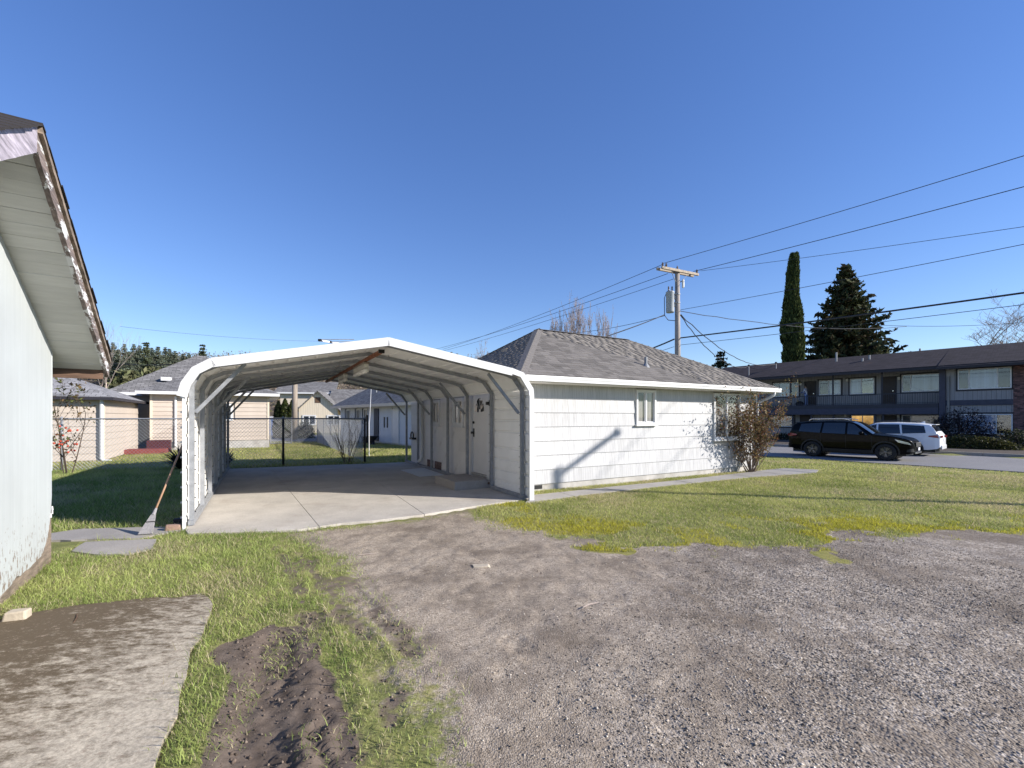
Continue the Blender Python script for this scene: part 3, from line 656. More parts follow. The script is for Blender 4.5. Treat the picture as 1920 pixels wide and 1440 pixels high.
# rusty beam hung under the ridge
MB().bar(CP(0.515, 0.045, 2.67), CP(0.515, 0.975, 2.67), 0.05, 0.06).build('ridge_beam', MT['rust'], cp, world=True)
MB().bar(CP(0.515, 0.040, 2.67), CP(0.515, 0.0449, 2.67), 0.10, 0.06).build('beam_end_plate', MT['black'], cp, world=True)
for k, (l, nm) in enumerate(((0.27, 'nearer shop light with fins hanging from the rusty carport beam'), (0.56, 'farther small shop light under the rusty carport beam'))):
    lf = thing('shop_light', nm, 'lamp', tuple(CP(0.515, l, 2.45)), math.atan2(CL.y, CL.x), 'shop lights under the carport ridge')
    L = 0.62 if k == 0 else 0.45
    MB().box((-L,-0.05,0.14), (L,0.05,0.172)).build('mount', MT['grey_wood'], lf)
    for s in range(9): x = -L*0.9 + s*L*1.8/8; MB().box((x-0.012,-0.045,0.06), (x+0.012,0.045,0.1395)).build('fin', MT['lamp_plastic'], lf)
    MB().lathe([(0.02,-L),(0.05,-L+0.01),(0.05,L-0.01),(0.02,L)], 10, 'x', (0,0,0.015)).build('diffuser', MT['lamp_plastic'], lf, smooth=True)
# tv antenna lying above the carport roof
an = thing('roof_antenna', 'white boom antenna with dark tips above the carport roof', 'antenna', tuple(CP(0.40, 0.30, 2.74)))
Ya = CP(0.40,0.30,0).y
q = lambda x, y, dY=0: P(x, y, Ya+dY)
MB().tube([q(600,638.5,-0.2), q(640,645,0.35)], 0.022, 8).build('boom', MT['white_trim'], an, world=True)
for (x0,y0,x1,y1,d) in ((600,636.5,664,636.5,-0.2),(618,641,672,640.5,0.05),(634,644.5,690,642,0.3)):
    MB().tube([q(x0,y0,d), q(x1,y1,d+0.15)], 0.008, 6).build('element', MT['galv'], an, world=True)
for x, y, d in ((600,638,-0.2),(618.5,641.3,0.05)):
    c = q(x,y,d); MB().box(c-Vector((0.03,0.03,0.022)), c+Vector((0.03,0.03,0.022))).build('tip', MT['black'], an, world=True)
m0 = q(637,644.5,0.3); MB().tube([m0, Vector((m0.x+0.02, m0.y, 2.60))], 0.018, 8).build('mast', MT['galv'], an, world=True)
# ------------------------------------------------------------------ white house
hs = thing('white_house', 'low white house with wide striated siding and a grey hip roof', 'house', tuple(HC), HR)
HWL, HD, HT, Z0, CH = 8.2, 5.75, 2.25, 0.14, 0.301
core = MB().box((0.03,0.03,-0.1),(HWL-0.03,HD-0.03,HT-0.01)).box((0.03,HD-0.02,-0.1),(4.0,6.87,2.2))
core.build('wall_core', MT['foundation'], hs)
MB().box((0.012,0.012,-0.1),(HWL-0.012,0.0295,0.15)).build('foundation', MT['foundation'], hs)
hole = MB().box((0.42,0.004,0.04),(0.68,0.0115,0.12)).build('crawl_vent', MT['black'], hs)
_pc = {}
def course_piece(w, h, mat, key):
    "one siding piece: thin board, lower edge thicker, drip lip"
    k = (round(w, 2), round(h, 3), key)
    if k not in _pc:
        m = MB(); t0, t1 = 0.024, 0.008
        m.hexa([(0,0,0),(w,0,0),(w,-t0,0),(0,-t0,0),(0,0,h),(w,0,h),(w,-t1,h),(0,-t1,h)][0:0] or
               [(0,-t0,0),(w,-t0,0),(w,0,0),(0,0,0),(0,-t1,h),(w,-t1,h),(w,0,h),(0,0,h)])
        _pc[k] = m.mesh('siding_piece', mat)
    return _pc[k]
def courses(parent, length, n, z0, ch, openings, piece, mat, key, org=(0,0), rot=0.0, mn=0.1):
    for k in range(n):
        z = z0 + k*ch; x = -random.uniform(0, piece*0.8); cuts = [0.0]
        while x < length:
            if x > 0.15: cuts.append(x)
            x += piece*random.choice((1.0,1.0,0.5,0.75))
        cuts.append(length)
        spans = []
        for a, b in zip(cuts[:-1], cuts[1:]):
            segs = [(a, b)]
            for (o0, o1, oz0, oz1) in openings:
                if oz1 > z+0.05 and oz0 < z+ch-0.05:
                    nsg = []
                    for p, q in segs:
                        if o1 <= p or o0 >= q: nsg.append((p, q))
                        else:
                            if o0 > p: nsg.append((p, o0))
                            if o1 < q: nsg.append((o1, q))
                    segs = nsg
            spans += segs
        for a, b in spans:
            if b-a < mn: continue
            w = b-a-0.0015; o = obj('siding_shingle', course_piece(w, ch-0.002, mat, key), parent)
            c_, s_ = math.cos(rot), math.sin(rot); o.location = (org[0]+a*c_, org[1]+a*s_, z); o.rotation_euler = (0, 0, rot)
W1 = (3.36,4.02,1.37,2.21); W2 = (6.24,7.40,0.93,2.20)
courses(hs, HWL-0.05, 7, Z0, CH, [W1, W2], 2.44, MT['siding'], 'f', (0.025, 0.012))
# side wall under the carport (outward = -x): runs from the far end to the front
SD = (HD+1.15)
S_DOOR = (SD-2.06, SD-1.06, 0.0, 2.4); S_W1 = (SD-3.20, SD-2.52, 1.32, 2.04); S_W2 = (SD-4.78, SD-4.18, 1.32, 2.04)
S_V1 = (SD-4.60, SD-4.09, 0.0, 0.30); S_V2 = (SD-5.25, SD-4.75, 0.0, 0.30)
courses(hs, SD-0.03, 7, Z0-0.1, 0.316, [S_DOOR, S_W1, S_W2], 1.4, MT['smooth_siding'], 's', (0.012, SD), -math.pi/2)
MB().box((-0.02,-0.022,Z0),(0.05,0.05,HT)).build('corner_board', MT['white_trim'], hs)
MB().box((HWL-0.05,-0.022,Z0),(HWL+0.02,0.05,HT)).build('corner_board', MT['white_trim'], hs)
MB().box((HWL-0.0295,0.06,0),(HWL,HD-0.05,HT)).build('end_wall', MT['siding'], hs)
def slider(parent, x0, x1, z0, z1, y=0.0, two=True, blind=True, rot=0.0, org=(0,0), fw=0.05, name='window'):
    "sliding window with frame, sashes, glass and a curtain behind; lies in the wall plane y, outward = -y"
    r = bpy.data.objects.new(name, None); C.objects.link(r); r.parent = parent
    c_, s_ = math.cos(rot), math.sin(rot); r.location = (org[0]+x0*c_, org[1]+x0*s_, 0); r.rotation_euler = (0,0,rot)
    w = x1-x0; f = MB()
    f.box((0,y-0.045,z0),(fw,y+0.05,z1)).box((w-fw,y-0.045,z0),(w,y+0.05,z1)).box((fw,y-0.045,z1-fw),(w-fw,y+0.05,z1)).box((fw,y-0.045,z0),(w-fw,y+0.05,z0+fw))
    f.build('frame', MT['white_trim'], r)
    MB().box((-0.03,y-0.075,z0-0.035),(w+0.03,y-0.001,z0-0.002)).build('sill', MT['white_trim'], r)
    mid = w/2 if two else w*0.5
    MB().box((mid-0.018,y-0.03,z0+fw),(mid+0.018,y+0.03,z1-fw)).build('mullion', MT['white_trim'], r)
    s = MB(); g = 0.022
    for a, b in ((fw, mid-0.018), (mid+0.018, w-fw)):
        s.box((a,y-0.015,z0+fw),(a+g,y+0.01,z1-fw)).box((b-g,y-0.015,z0+fw),(b,y+0.01,z1-fw)).box((a+g,y-0.015,z0+fw),(b-g,y+0.01,z0+fw+g)).box((a+g,y-0.015,z1-fw-g),(b-g,y+0.01,z1-fw))
        MB().box((a+g,y-0.004,z0+fw+g),(b-g,y,z1-fw-g)).build('pane', MT['clear'], r)
    s.build('sash', MT['white_trim'], r)
    MB().box((fw,y+0.028,z0+fw),(w-fw,y+0.03,z1-fw)).build('room_behind', MT['dark_room'], r)
    if blind:
        cu = MB(); n = 24
        for i in range(n):
            a = fw + (w-2*fw)*i/n; b = fw + (w-2*fw)*(i+1)/n; y0 = y+0.014+0.006*(i%2)
            if blind == 'half' and i in (0,1): continue
            cu.add([(a,y0,z0+fw),(b,y+0.020-0.006*(i%2),z0+fw),(b,y+0.020-0.006*(i%2),z1-fw-0.25*(z1-z0)*(i<n/2)),(a,y0,z1-fw-0.25*(z1-z0)*(i<n/2))], [(0,1,2,3)])
        cu.build('curtain', MT['curtain'], r)
    return r
MT['dark_room'] = simple('dark_room', (0.03,0.03,0.032), 0.9, 0.4, 2)
slider(hs, *W1[:2], W1[2], W1[3], -0.0, True, 'half'); slider(hs, *W2[:2], W2[2], W2[3], -0.0, True, 'half')
for wv in (S_W1, S_W2): slider(hs, wv[0], wv[1], wv[2], wv[3], 0.0, True, 'half', -math.pi/2, (0.0, SD), 0.07)
# side door with a fan light
dr = bpy.data.objects.new('door', None); C.objects.link(dr); dr.parent = hs; dr.location = (0, SD-S_DOOR[0], 0); dr.rotation_euler = (0,0,-math.pi/2)
dw = S_DOOR[1]-S_DOOR[0]
MB().box((0,-0.05,0.05),(0.12,0.03,2.24)).box((dw-0.10,-0.05,0.05),(dw,0.03,2.24)).box((0.12,-0.05,2.14),(dw-0.10,0.03,2.24)).build('door_frame', MT['white_trim'], dr)
MB().box((0.122,-0.03,0.24),(dw-0.102,0.01,2.138)).build('door_leaf', MT['white_door'], dr, bevel=0.004)
MB().box((0.122,-0.075,0.19),(dw-0.102,0.02,0.235)).build('threshold', MT['foundation'], dr); MB().box((0.0,-0.035,0.02),(dw,0.02,0.185)).build('kick_board', MT['smooth_siding'], dr)
cx = dw*0.5; fan = MB(); Rf, rf = 0.25, 0.06
for i in range(4):
    a0 = math.pi*(i/4)+0.07; a1 = math.pi*((i+1)/4)-0.07; pts = []
    for q in range(5): a = a0+(a1-a0)*q/4; pts.append((cx+Rf*math.cos(a)*0.95, -0.034, 1.66+Rf*math.sin(a)*1.35))
    for q in range(3): a = a1-(a1-a0)*q/2; pts.append((cx+rf*math.cos(a), -0.034, 1.66+rf*math.sin(a)*1.35))
    fan.add(pts, [tuple(range(len(pts)))])
fan.build('fan_light', MT['glass'], dr, fix=False)
MB().lathe([(0.03,0),(0.03,0.02),(0.018,0.03),(0.032,0.05),(0.02,0.07)], 12, 'y', (0.19,-0.105,1.18)).build('door_knob', MT['black'], dr)
MB().box((0.165,-0.045,1.08),(0.215,-0.031,1.28)).build('lock_plate', MT['black'], dr); MB().lathe([(0.03,0),(0.03,0.03)], 12, 'y', (0.19,-0.065,1.42)).build('dead_bolt', MT['black'], dr)
pl = MB().box((-0.02,0,0),(0.05,0.09,0.12)).box((-0.1,0.01,0.02),(-0.02,0.07,0.09)).build('door_lamp', MT['black'], hs); pl.location = (-0.03,0.98,1.80)
for v in (S_V1, S_V2): MB().box((-0.022, SD-v[1], 0.015),(0.0, SD-v[0], 0.27)).build('vent_cover', MT['vent'] if 'vent' in MT else MT['ceramic'], hs)
st = MB().box((-0.98,0.78,0.0),(-0.21,1.95,0.205)).build('door_step', MT['steppad'], None, bevel=0.012)
st.location = HC; st.rotation_euler = (0,0,HR); tag(st, 'concrete block step below the white side door', 'step')
# gutters, fascia, soffit
EZ = 2.38; OV, OL = 0.42, 0.12
MB().box((-OL,-OV+0.03,2.245),(HWL+OV-0.02,0.0,2.27)).build('soffit', MT['smooth_siding'], hs)
MB().box((HWL+0.0005,0.001,2.245),(HWL+OV-0.02,HD,2.27)).build('soffit', MT['smooth_siding'], hs)
gp = [(-0.06,2.375),(-0.065,2.34),(-0.05,2.30),(-0.05,2.265),(0.03,2.262),(0.03,2.375),(0.022,2.375),(0.022,2.272),(-0.042,2.272),(-0.042,2.305),(-0.056,2.342),(-0.052,2.375)]
gm = MB(); n = len(gp); xs = (-OL-0.02, HWL+OV+0.04)
gm.add([(xs[0],-OV+a,b) for a,b in gp]+[(xs[1],-OV+a,b) for a,b in gp], [(i,(i+1)%n,(i+1)%n+n,i+n) for i in range(n)]+[tuple(range(n-1,-1,-1)), tuple(range(n,2*n))])
gm.build('gutter', MT['white_trim'], hs, fix=True)
gm = MB(); gm.add([(HWL+OV-a,-OV+0.05,b) for a,b in gp]+[(HWL+OV-a,HD+OV,b) for a,b in gp], [(i,(i+1)%n,(i+1)%n+n,i+n) for i in range(n)]+[tuple(range(n-1,-1,-1)), tuple(range(n,2*n))])
gm.build('gutter', MT['white_trim'], hs, fix=True)
MB().tube([(HWL+0.20,-OV,2.27),(HWL+0.20,-OV+0.01,2.20),(HWL+0.16,-OV+0.06,2.14),(HWL-0.02,-0.08,1.98),(HWL-0.04,-0.055,1.90),(HWL-0.04,-0.055,0.15)], 0.04, 8).build('downspout', MT['white_trim'], hs, smooth=True)
MB().tube([(-0.07,5.62,2.2),(-0.07,5.62,0.30),(-0.12,5.60,0.22),(-0.2,5.58,0.16)], 0.05, 8).build('downspout', MT['white_trim'], hs, smooth=True)
# roof deck and shingles
RZ = 4.05; RA, RB, RY = 2.45, 5.82, HD/2
E = {'fl': Vector((-OL,-OV,EZ)), 'fr': Vector((HWL+OV,-OV,EZ)), 'br': Vector((HWL+OV,HD+OV,EZ)), 'bl': Vector((-OL,HD+OV,EZ))}
A_, B_ = Vector((RA,RY,RZ)), Vector((RB,RY,RZ)); dn = Vector((0,0,-0.03))
deck = MB()
for f in ((E['fl'],E['fr'],B_,A_),(E['fr'],E['br'],B_),(E['br'],E['bl'],A_,B_),(E['bl'],E['fl'],A_)):
    deck.add(list(f)+[q+dn for q in f], [tuple(range(len(f))), tuple(range(2*len(f)-1,len(f)-1,-1))])
roof = deck.build('roof', MT['shingle'], hs)
tabm = MB().hexa([(0,0,0.0),(1,0,0.0),(1,0.2,-0.002),(0,0.2,-0.002),(0,0,0.011),(1,0,0.011),(1,0.2,0.004),(0,0.2,0.004)]).mesh('shingle_tab', MT['shingle'])
tv = np.array([v.co for v in tabm.vertices]); tf = np.array([list(p.vertices) for p in tabm.polygons])
tabs = []
def shingle_face(e0, e1, t0, t1, exp=0.143, tw=0.26):
    ex = (e1-e0).normalized(); up = ((t0-e0)-ex*(t0-e0).dot(ex)); L = up.length; up = up.normalized(); nn = ex.cross(up)
    rows = int(L/exp)
    for k in range(rows):
        t = k*exp/L; tm = min(1.0, (k*exp+0.13)/L); a = e0.lerp(t0, t); b = e1.lerp(t1, t); w = (b-a).length; am = (e0.lerp(t0, tm)-a).dot(ex); bm_ = (e1.lerp(t1, tm)-a).dot(ex); ys_ = min(1.0, (L-k*exp)/0.2); x = -random.uniform(0, tw)
        while x < w:
            ww = tw*random.choice((0.6,0.8,1.0,1.25)); xa, xb = max(am, x), min(bm_, x+ww-0.004); x += ww
            if xb-xa < 0.05: continue
            o = a + ex*xa + nn*(0.004 + 0.004*random.random()); M = Matrix.Identity(4)
            M.col[0] = (*(ex*(xb-xa)), 0); M.col[1] = (*(up*ys_), 0); M.col[2] = (*nn, 0); M.col[3] = (*o, 1); tabs.append(M)
shingle_face(E['fl'], E['fr'], A_, B_); nfront = len(tabs)
shingle_face(E['bl'], E['fl'], A_, A_); shingle_face(E['fr'], E['br'], B_, B_); shingle_face(E['br'], E['bl'], B_, A_)
hm = Matrix.Translation(HC) @ Matrix.Rotation(HR, 4, 'Z')
front = sorted(range(nfront), key=lambda i: (hm @ tabs[i].translation - Vector((0,0,CAMH))).length)
big = set(front[:300]); V = []; T = []; cc = []; k = 0
for i, M in enumerate(tabs):
    if i in big: o = obj('shingle', tabm, roof); o.matrix_local = M
    else:
        m = np.array(M); V.append(tv @ m[:3,:3].T + m[:3,3]); T.append(tf + 8*k); cc.append(np.full((8,3), random.random())); k += 1
rs = fast('shingle_field', np.concatenate(V), np.concatenate(T), MT['shingle'], roof, np.concatenate(cc)); rs['kind'] = 'stuff'
hipm = MB()
for a, b in ((E['fl'],A_),(E['fr'],B_),(E['bl'],A_),(A_,B_)):
    n = int((b-a).length/0.2)
    for i in range(n):
        p, q = a.lerp(b, i/n), a.lerp(b, (i+1.25)/n); z = Vector((0,0,0.022)); sd = (b-a).cross(Vector((0,0,1))).normalized()*0.13; dz = Vector((0,0,-0.04))
        hipm.add([p+z+sd+dz, p+z*1.05, p+z+-sd+dz, q+z*0.85+sd+dz, q+z*0.9, q+z*0.85-sd+dz], [(0,1,4,3),(1,2,5,4),(0,3,5,2)])
ho = hipm.build('ridge_caps', MT['shingle'], roof); ho['kind'] = 'stuff'
MB().tube([(4.28,0.55,2.84),(4.28,0.55,3.12)], 0.04, 10).build('vent_pipe', MT['galv'], roof); MB().lathe([(0.11,-0.05),(0.06,0.04),(0.05,0.06)], 12, 'z', (4.28,0.55,2.88)).build('vent_collar', MT['galv'], roof)
MB().box((1.35,2.75,3.22),(1.62,3.05,3.42)).build('roof_vent', MT['grey_wood'], roof)
# hose hook on the extension
hk = thing('garden_hose', 'dark coiled hose on a bracket at the far end of the side wall', 'hose', HW(-0.08, 6.55)+(0.0,), HR)
hk.location = (*HW(-0.10, 6.5), 0.95)
MB().tube([(0,0.14*math.cos(a),0.11*math.sin(a)) for a in [i*0.35 for i in range(19)]], 0.022, 6).build('coil', MT['black'], hk); MB().box((-0.05,-0.16,-0.13),(0.09,0.14,-0.07)).build('bracket', MT['black'], hk)
# flat cover on the carport floor near the far wall
cv = MB().prism([G(752,882,.03), G(795,878,.03), G(832,891,.03), G(786,894,.03)], 0.031, 0.045).build('floor_board', MT['pale_wall']); tag(cv, 'pale flat board lying on the carport floor by the wall', 'board')
bk = thing('broken_brick', 'brown broken brick beside the carport corner near the step', 'brick', (*G(917,914), 0.03), 0.4)
MB().hexa([(-0.06,-0.04,0),(0.06,-0.05,0),(0.07,0.04,0),(-0.05,0.05,0),(-0.05,-0.03,0.09),(0.04,-0.03,0.10),(0.05,0.03,0.08),(-0.04,0.04,0.07)]).build('lump', MT['brick'], bk, bevel=0.01)
# ------------------------------------------------------------------ shed at the left (gable end towards the carport)
SA = 33.0; SO = Vector((-4.90, 4.81, 0)); sh = thing('shed', 'white painted wooden shed with peeling rake boards at the left edge', 'shed', tuple(SO), R(SA) )
# local: +y along the wall away from the camera, +x outward towards the carport
PT = 0.57; ZC = 2.27; AP = -2.13
def zs(y): return ZC - PT*y if y > AP else ZC - PT*(2*AP - y)
W0 = -4.26
def tongue(y0, y1, z0, zf, name, mat, x=0.0, th=0.05): pass
wl = MB(); ys = [0.0] + [AP*(i/10) for i in range(1, 11)] + [AP + (W0-AP)*(i/4) for i in range(1, 5)]
# ragged lower edge of the plywood, rotted away towards the corner
rag = []
yy = 0.0; rng = random.Random(5)
while yy > W0:
    base = 0.10 + 0.66*math.exp(yy*9.0) + 0.10*(float(vnoise(yy, 0.0, 3.0, 6))-0.5) + 0.05*(float(vnoise(yy, 0.0, 9.0, 7))-0.5)
    rag.append((yy, base)); yy -= rng.uniform(0.015, 0.04)
rag.append((W0, 0.25))
n = len(rag); vs = []
for x in (0.0, -0.02):
    for y, z in rag: vs.append((x, y, z))
    for y, z in rag: vs.append((x, y, zs(y)))
fs = []
for i in range(n-1):
    fs += [(i, n+i, n+i+1, i+1), (2*n+i, 2*n+i+1, 3*n+i+1, 3*n+i), (i, i+1, 2*n+i+1, 2*n+i)]
fs += [(0, 2*n, 3*n, n)]
wl.add(vs, fs).build('plywood_panel', MT['shed_wall'], sh)
MB().box((-3.0, W0, -0.1), (-0.021, -0.001, 2.0)).build('framing', MT['rot_wood'], sh)
g = MB(); g.add([(-0.03,0,2.0),(-0.03,AP,2.0),(-0.03,W0,2.0),(-0.03,0,zs(0)),(-0.03,AP,zs(AP)),(-0.03,W0,zs(W0))], [(0,3,4,1),(1,4,5,2)]).build('gable_backing', MT['rot_wood'], sh)
# rotten base board and corner stud
rb = MB(); pr = [(-0.005,0.02),(-0.005,0.42)]
rng = random.Random(9); m = 26; vs = []
for i in range(m):
    y = 0.012 + (W0*0.45)*i/(m-1); t = 0.22 + 0.60*math.exp(-i*0.9) + rng.uniform(-0.05,0.05); vs += [(-0.012+rng.uniform(-.004,.004), y, -0.03), (-0.012+rng.uniform(-.004,.004), y, t)]
rb.add(vs, [(2*i, 2*i+1, 2*i+3, 2*i+2) for i in range(m-1)]).build('base_board', MT['rot_wood'], sh)
MB().box((-0.09,-0.01,-0.05),(-0.008,0.018,1.0)).build('corner_stud', MT['rot_wood'], sh)
for (y, z, a) in ((0.015,0.52,0.3),(0.02,0.56,-0.4),(-0.03,0.49,0.1)):
    s = MB().hexa([(0,0,0),(0.012,0,0),(0.012,0.07,0.01),(0,0.08,0.0),(0,0,0.045),(0.01,0,0.04),(0.01,0.06,0.03),(0,0.07,0.04)]).build('paint_flake', MT['white_trim'], sh); s.location = (0.002,y-0.03,z); s.rotation_euler = (a,0,0.3)
MB().box((-3.0, -0.02, 0.0),(-0.10, 0.0, 2.2)).build('rear_wall', MT['shed_wall'], sh)
MB().box((-0.001,-0.004,0.98),(0.004,0.006,ZC-0.02)).build('corner_edge', MT['shed_wall'], sh)
# soffit planks, parallel to the ridge
OH, EV = 0.40, 0.33; ca_ = math.atan(PT)
def slope_pt(y, up): return y, zs(y) + up
y = EV; rng = random.Random(2); npk = 0
while y > AP + 0.02:
    w = rng.choice((0.135,0.14,0.145)); y1 = max(y - w*math.cos(ca_), AP); gap = 0.002 if rng.random() < 0.72 else 0.007; d = rng.uniform(-0.003, 0.003)
    a0, a1 = y-gap, y1; MB().hexa([(-0.6,a1,zs(a1)+d),(OH-0.035,a1,zs(a1)+d),(OH-0.035,a0,zs(a0)+d),(-0.6,a0,zs(a0)+d),(-0.6,a1,zs(a1)+0.02),(OH-0.035,a1,zs(a1)+0.02),(OH-0.035,a0,zs(a0)+0.02),(-0.6,a0,zs(a0)+0.02)]).build('soffit_plank', MT['soffit'], sh)
    y = y1
y = AP
while y > W0 - EV:
    y1 = y-0.12; MB().hexa([(-0.6,y1,zs(y1)),(OH-0.035,y1,zs(y1)),(OH-0.035,y-0.003,zs(y-0.003)),(-0.6,y-0.003,zs(y-0.003)),(-0.6,y1,zs(y1)+0.02),(OH-0.035,y1,zs(y1)+0.02),(OH-0.035,y-0.003,zs(y-0.003)+0.02),(-0.6,y-0.003,zs(y-0.003)+0.02)]).build('soffit_plank', MT['soffit'], sh); y = y1
# rake boards (weathered, uneven lower edge)
def rake(y0, y1, dz0, dz1, mat, name, seed, x0=OH-0.034, x1=OH, rough=0.008):
    r = random.Random(seed); m = MB(); n = 40; vs = []
    for i in range(n+1):
        y = y0+(y1-y0)*i/n; lo = zs(y)+dz0+r.uniform(-rough, rough); hi = zs(y)+dz1
        vs += [(x0,y,lo),(x1+r.uniform(-0.002,0.002),y,lo),(x1,y,hi),(x0,y,hi)]
    fs = [(3,2,1,0)]
    for i in range(n):
        for k in range(4): fs.append((4*i+k, 4*i+(k+1)%4, 4*i+4+(k+1)%4, 4*i+4+k))
    fs.append((4*n,4*n+1,4*n+2,4*n+3)); return m.add(vs, fs).build(name, mat, sh, fix=True)
rake(EV+0.04, AP+0.002, -0.035, 0.125, MT['peel_rake'], 'rake_board', 3)
rake(AP-0.002, W0-EV, -0.035, 0.155, MT['weather_board'], 'rake_board', 4, rough=0.001)
rake(EV+0.02, AP, 0.105, 0.155, MT['rot_wood'], 'rake_strip', 6, OH-0.01, OH+0.025)
# brown eave board across the low end
MB().box((-1.2,EV-0.03,zs(EV)-0.09),(OH-0.04,EV-0.002,zs(EV)+0.06)).build('eave_board', MT['eave'] if 'eave' in MT else MT['brown_wood'], sh)
MB().box((-0.10,0.0,zs(0)-0.30),(-0.02,0.045,zs(0)-0.02)).build('corner_block', MT['shed_wall'], sh)
# composition shingles on top, ragged at the edge
sm = MB(); r = random.Random(8)
for side in (1, -1):
    y = EV+0.06 if side == 1 else W0-EV-0.06; yend = AP
    k = 0
    while (y > AP) if side == 1 else (y < AP):
        y2 = y - 0.2*side; z0, z1 = zs(y)+0.160, zs(max(y2, AP) if side == 1 else min(y2, AP))+0.160; y2c = max(y2, AP-0.02) if side == 1 else min(y2, AP+0.02)
        x1 = OH+0.035+r.uniform(-0.007, 0.008)
        a = [(-3.2,y,z0+0.012),(x1,y,z0+0.012),(x1,y2c,z1+0.004),(-3.2,y2c,z1+0.004)]; a2 = [(p[0],p[1],p[2]+0.012) for p in a]
        sm.hexa(a+a2); y -= 0.145*side; k += 1
sm.build('roof_shingles', MT['shed_roof'], sh, fix=True)
MB().add([(-3.2,EV+0.03,zs(EV+0.03)+0.022),(OH-0.036,EV+0.03,zs(EV+0.03)+0.022),(OH-0.036,AP,zs(AP)+0.022),(-3.2,AP,zs(AP)+0.022),(-3.2,W0-EV,zs(W0-EV)+0.022),(OH-0.036,W0-EV,zs(W0-EV)+0.022)],[(0,1,2,3),(3,2,5,4)]).build('roof_deck', MT['rot_wood'], sh)
# ------------------------------------------------------------------ chain link fences
def chain(m, p0, p1, z0, z1, pitch=0.10, r=0.0042):
    "two families of diagonal wires between two ground points"
    a = Vector((p0[0], p0[1], 0)); b = Vector((p1[0], p1[1], 0)); L = (b-a).length; d = (b-a)/L; H = z1-z0
    x = -H
    while x < L:
        for s in (1, -1):
            u0, u1 = (x, x+H); w0, w1 = (z0, z1) if s == 1 else (z1, z0)
            if u0 < 0: w0 += s*(-u0); u0 = 0
            if u1 > L: w1 -= s*(u1-L); u1 = L
            if u1-u0 > 0.02: m.tube([a+d*u0+Vector((0,0,w0)), a+d*u1+Vector((0,0,w1))], r, 3, cap=False)
        x += pitch
fence_pts = [G(40,886), G(116,884), G(531,873), G(684,868)]
fr = thing('chain_link_fence', 'chain link fence across the yard behind the carport', 'fence', (*fence_pts[2], 0))
for i, p in enumerate(fence_pts):
    r = 0.035 if i in (2,3) else 0.03
    MB().tube([(p[0],p[1],-0.05),(p[0],p[1],1.52)], r, 10).build('post', MT['dark_post'] if i >= 2 else MT['galv'], fr, world=True, smooth=True)
    MB().lathe([(r+0.008,1.50),(r+0.008,1.53),(r*0.6,1.56),(0.004,1.57)], 10, 'z', (p[0],p[1],0)).build('post_cap', MT['galv'], fr, world=True)
for p, q in zip(fence_pts[:-1], fence_pts[1:]):
    MB().tube([(*p,1.50),(*q,1.50)], 0.021, 8).build('top_rail', MT['galv'], fr, world=True)
    m = MB(); chain(m, p, q, 0.04, 1.49); o = m.build('wire_mesh', MT['mesh_wire'], fr, world=True); o['kind'] = 'stuff'
MB().tube([(fence_pts[3][0]+0.09,fence_pts[3][1]-0.02,0.75),(fence_pts[3][0]+0.09,fence_pts[3][1]-0.02,1.62)], 0.03, 8).build('gate_hinge_post', MT['black'], fr, world=True)
f2 = thing('chain_link_fence', 'galvanised chain link fence running away from the dark corner post', 'fence', (*fence_pts[3], 0))
d2 = Vector((-0.49, 0.872, 0)); b0 = Vector((*fence_pts[3], 0)); ends = [b0 + d2*t for t in (0.25, 2.9, 5.6, 8.3, 11.0, 14.0)]
for p in ends[1:]: MB().tube([(p.x,p.y,-0.05),(p.x,p.y,1.50)], 0.03, 8).build('post', MT['galv'], f2, world=True)
MB().tube([ends[0]+Vector((0,0,1.47)), ends[-1]+Vector((0,0,1.47))], 0.022, 8).build('top_rail', MT['galv'], f2, world=True)
m = MB(); chain(m, ends[0][:2], ends[-1][:2], 0.04, 1.46, 0.12, 0.0045); o = m.build('wire_mesh', MT['mesh_wire'], f2, world=True); o['kind'] = 'stuff'
gt = thing('yard_gate', 'galvanised tube gate with wire mesh at the end of the back lawn', 'gate', (-12.9, 26.2, 0)); e = ends[-1]
g0, g1 = Vector(G(507,834)+(0,)), Vector(G(547,833)+(0,))
for p in (g0, g1): MB().tube([p+Vector((0,0,0.05)), p+Vector((0,0,1.52))], 0.028, 8).build('stile', MT['galv'], gt, world=True)
for z in (0.08, 1.48): MB().tube([g0+Vector((0,0,z)), g1+Vector((0,0,z))], 0.026, 8).build('gate_rail', MT['galv'], gt, world=True)
m = MB(); chain(m, g0[:2], g1[:2], 0.1, 1.46, 0.11, 0.004); o = m.build('wire_mesh', MT['mesh_wire'], gt, world=True); o['kind'] = 'stuff'
f3 = thing('chain_link_fence', 'short piece of fence between the gate and the far corner post', 'fence', tuple(g1))
for z in (1.46,): MB().tube([g1+Vector((0.05,0,z)), e+Vector((0,0,z))], 0.022, 8).build('top_rail', MT['galv'], f3, world=True)
m = MB(); chain(m, (g1.x+0.05,g1.y), e[:2], 0.04, 1.45, 0.11, 0.004); o = m.build('wire_mesh', MT['mesh_wire'], f3, world=True); o['kind'] = 'stuff'

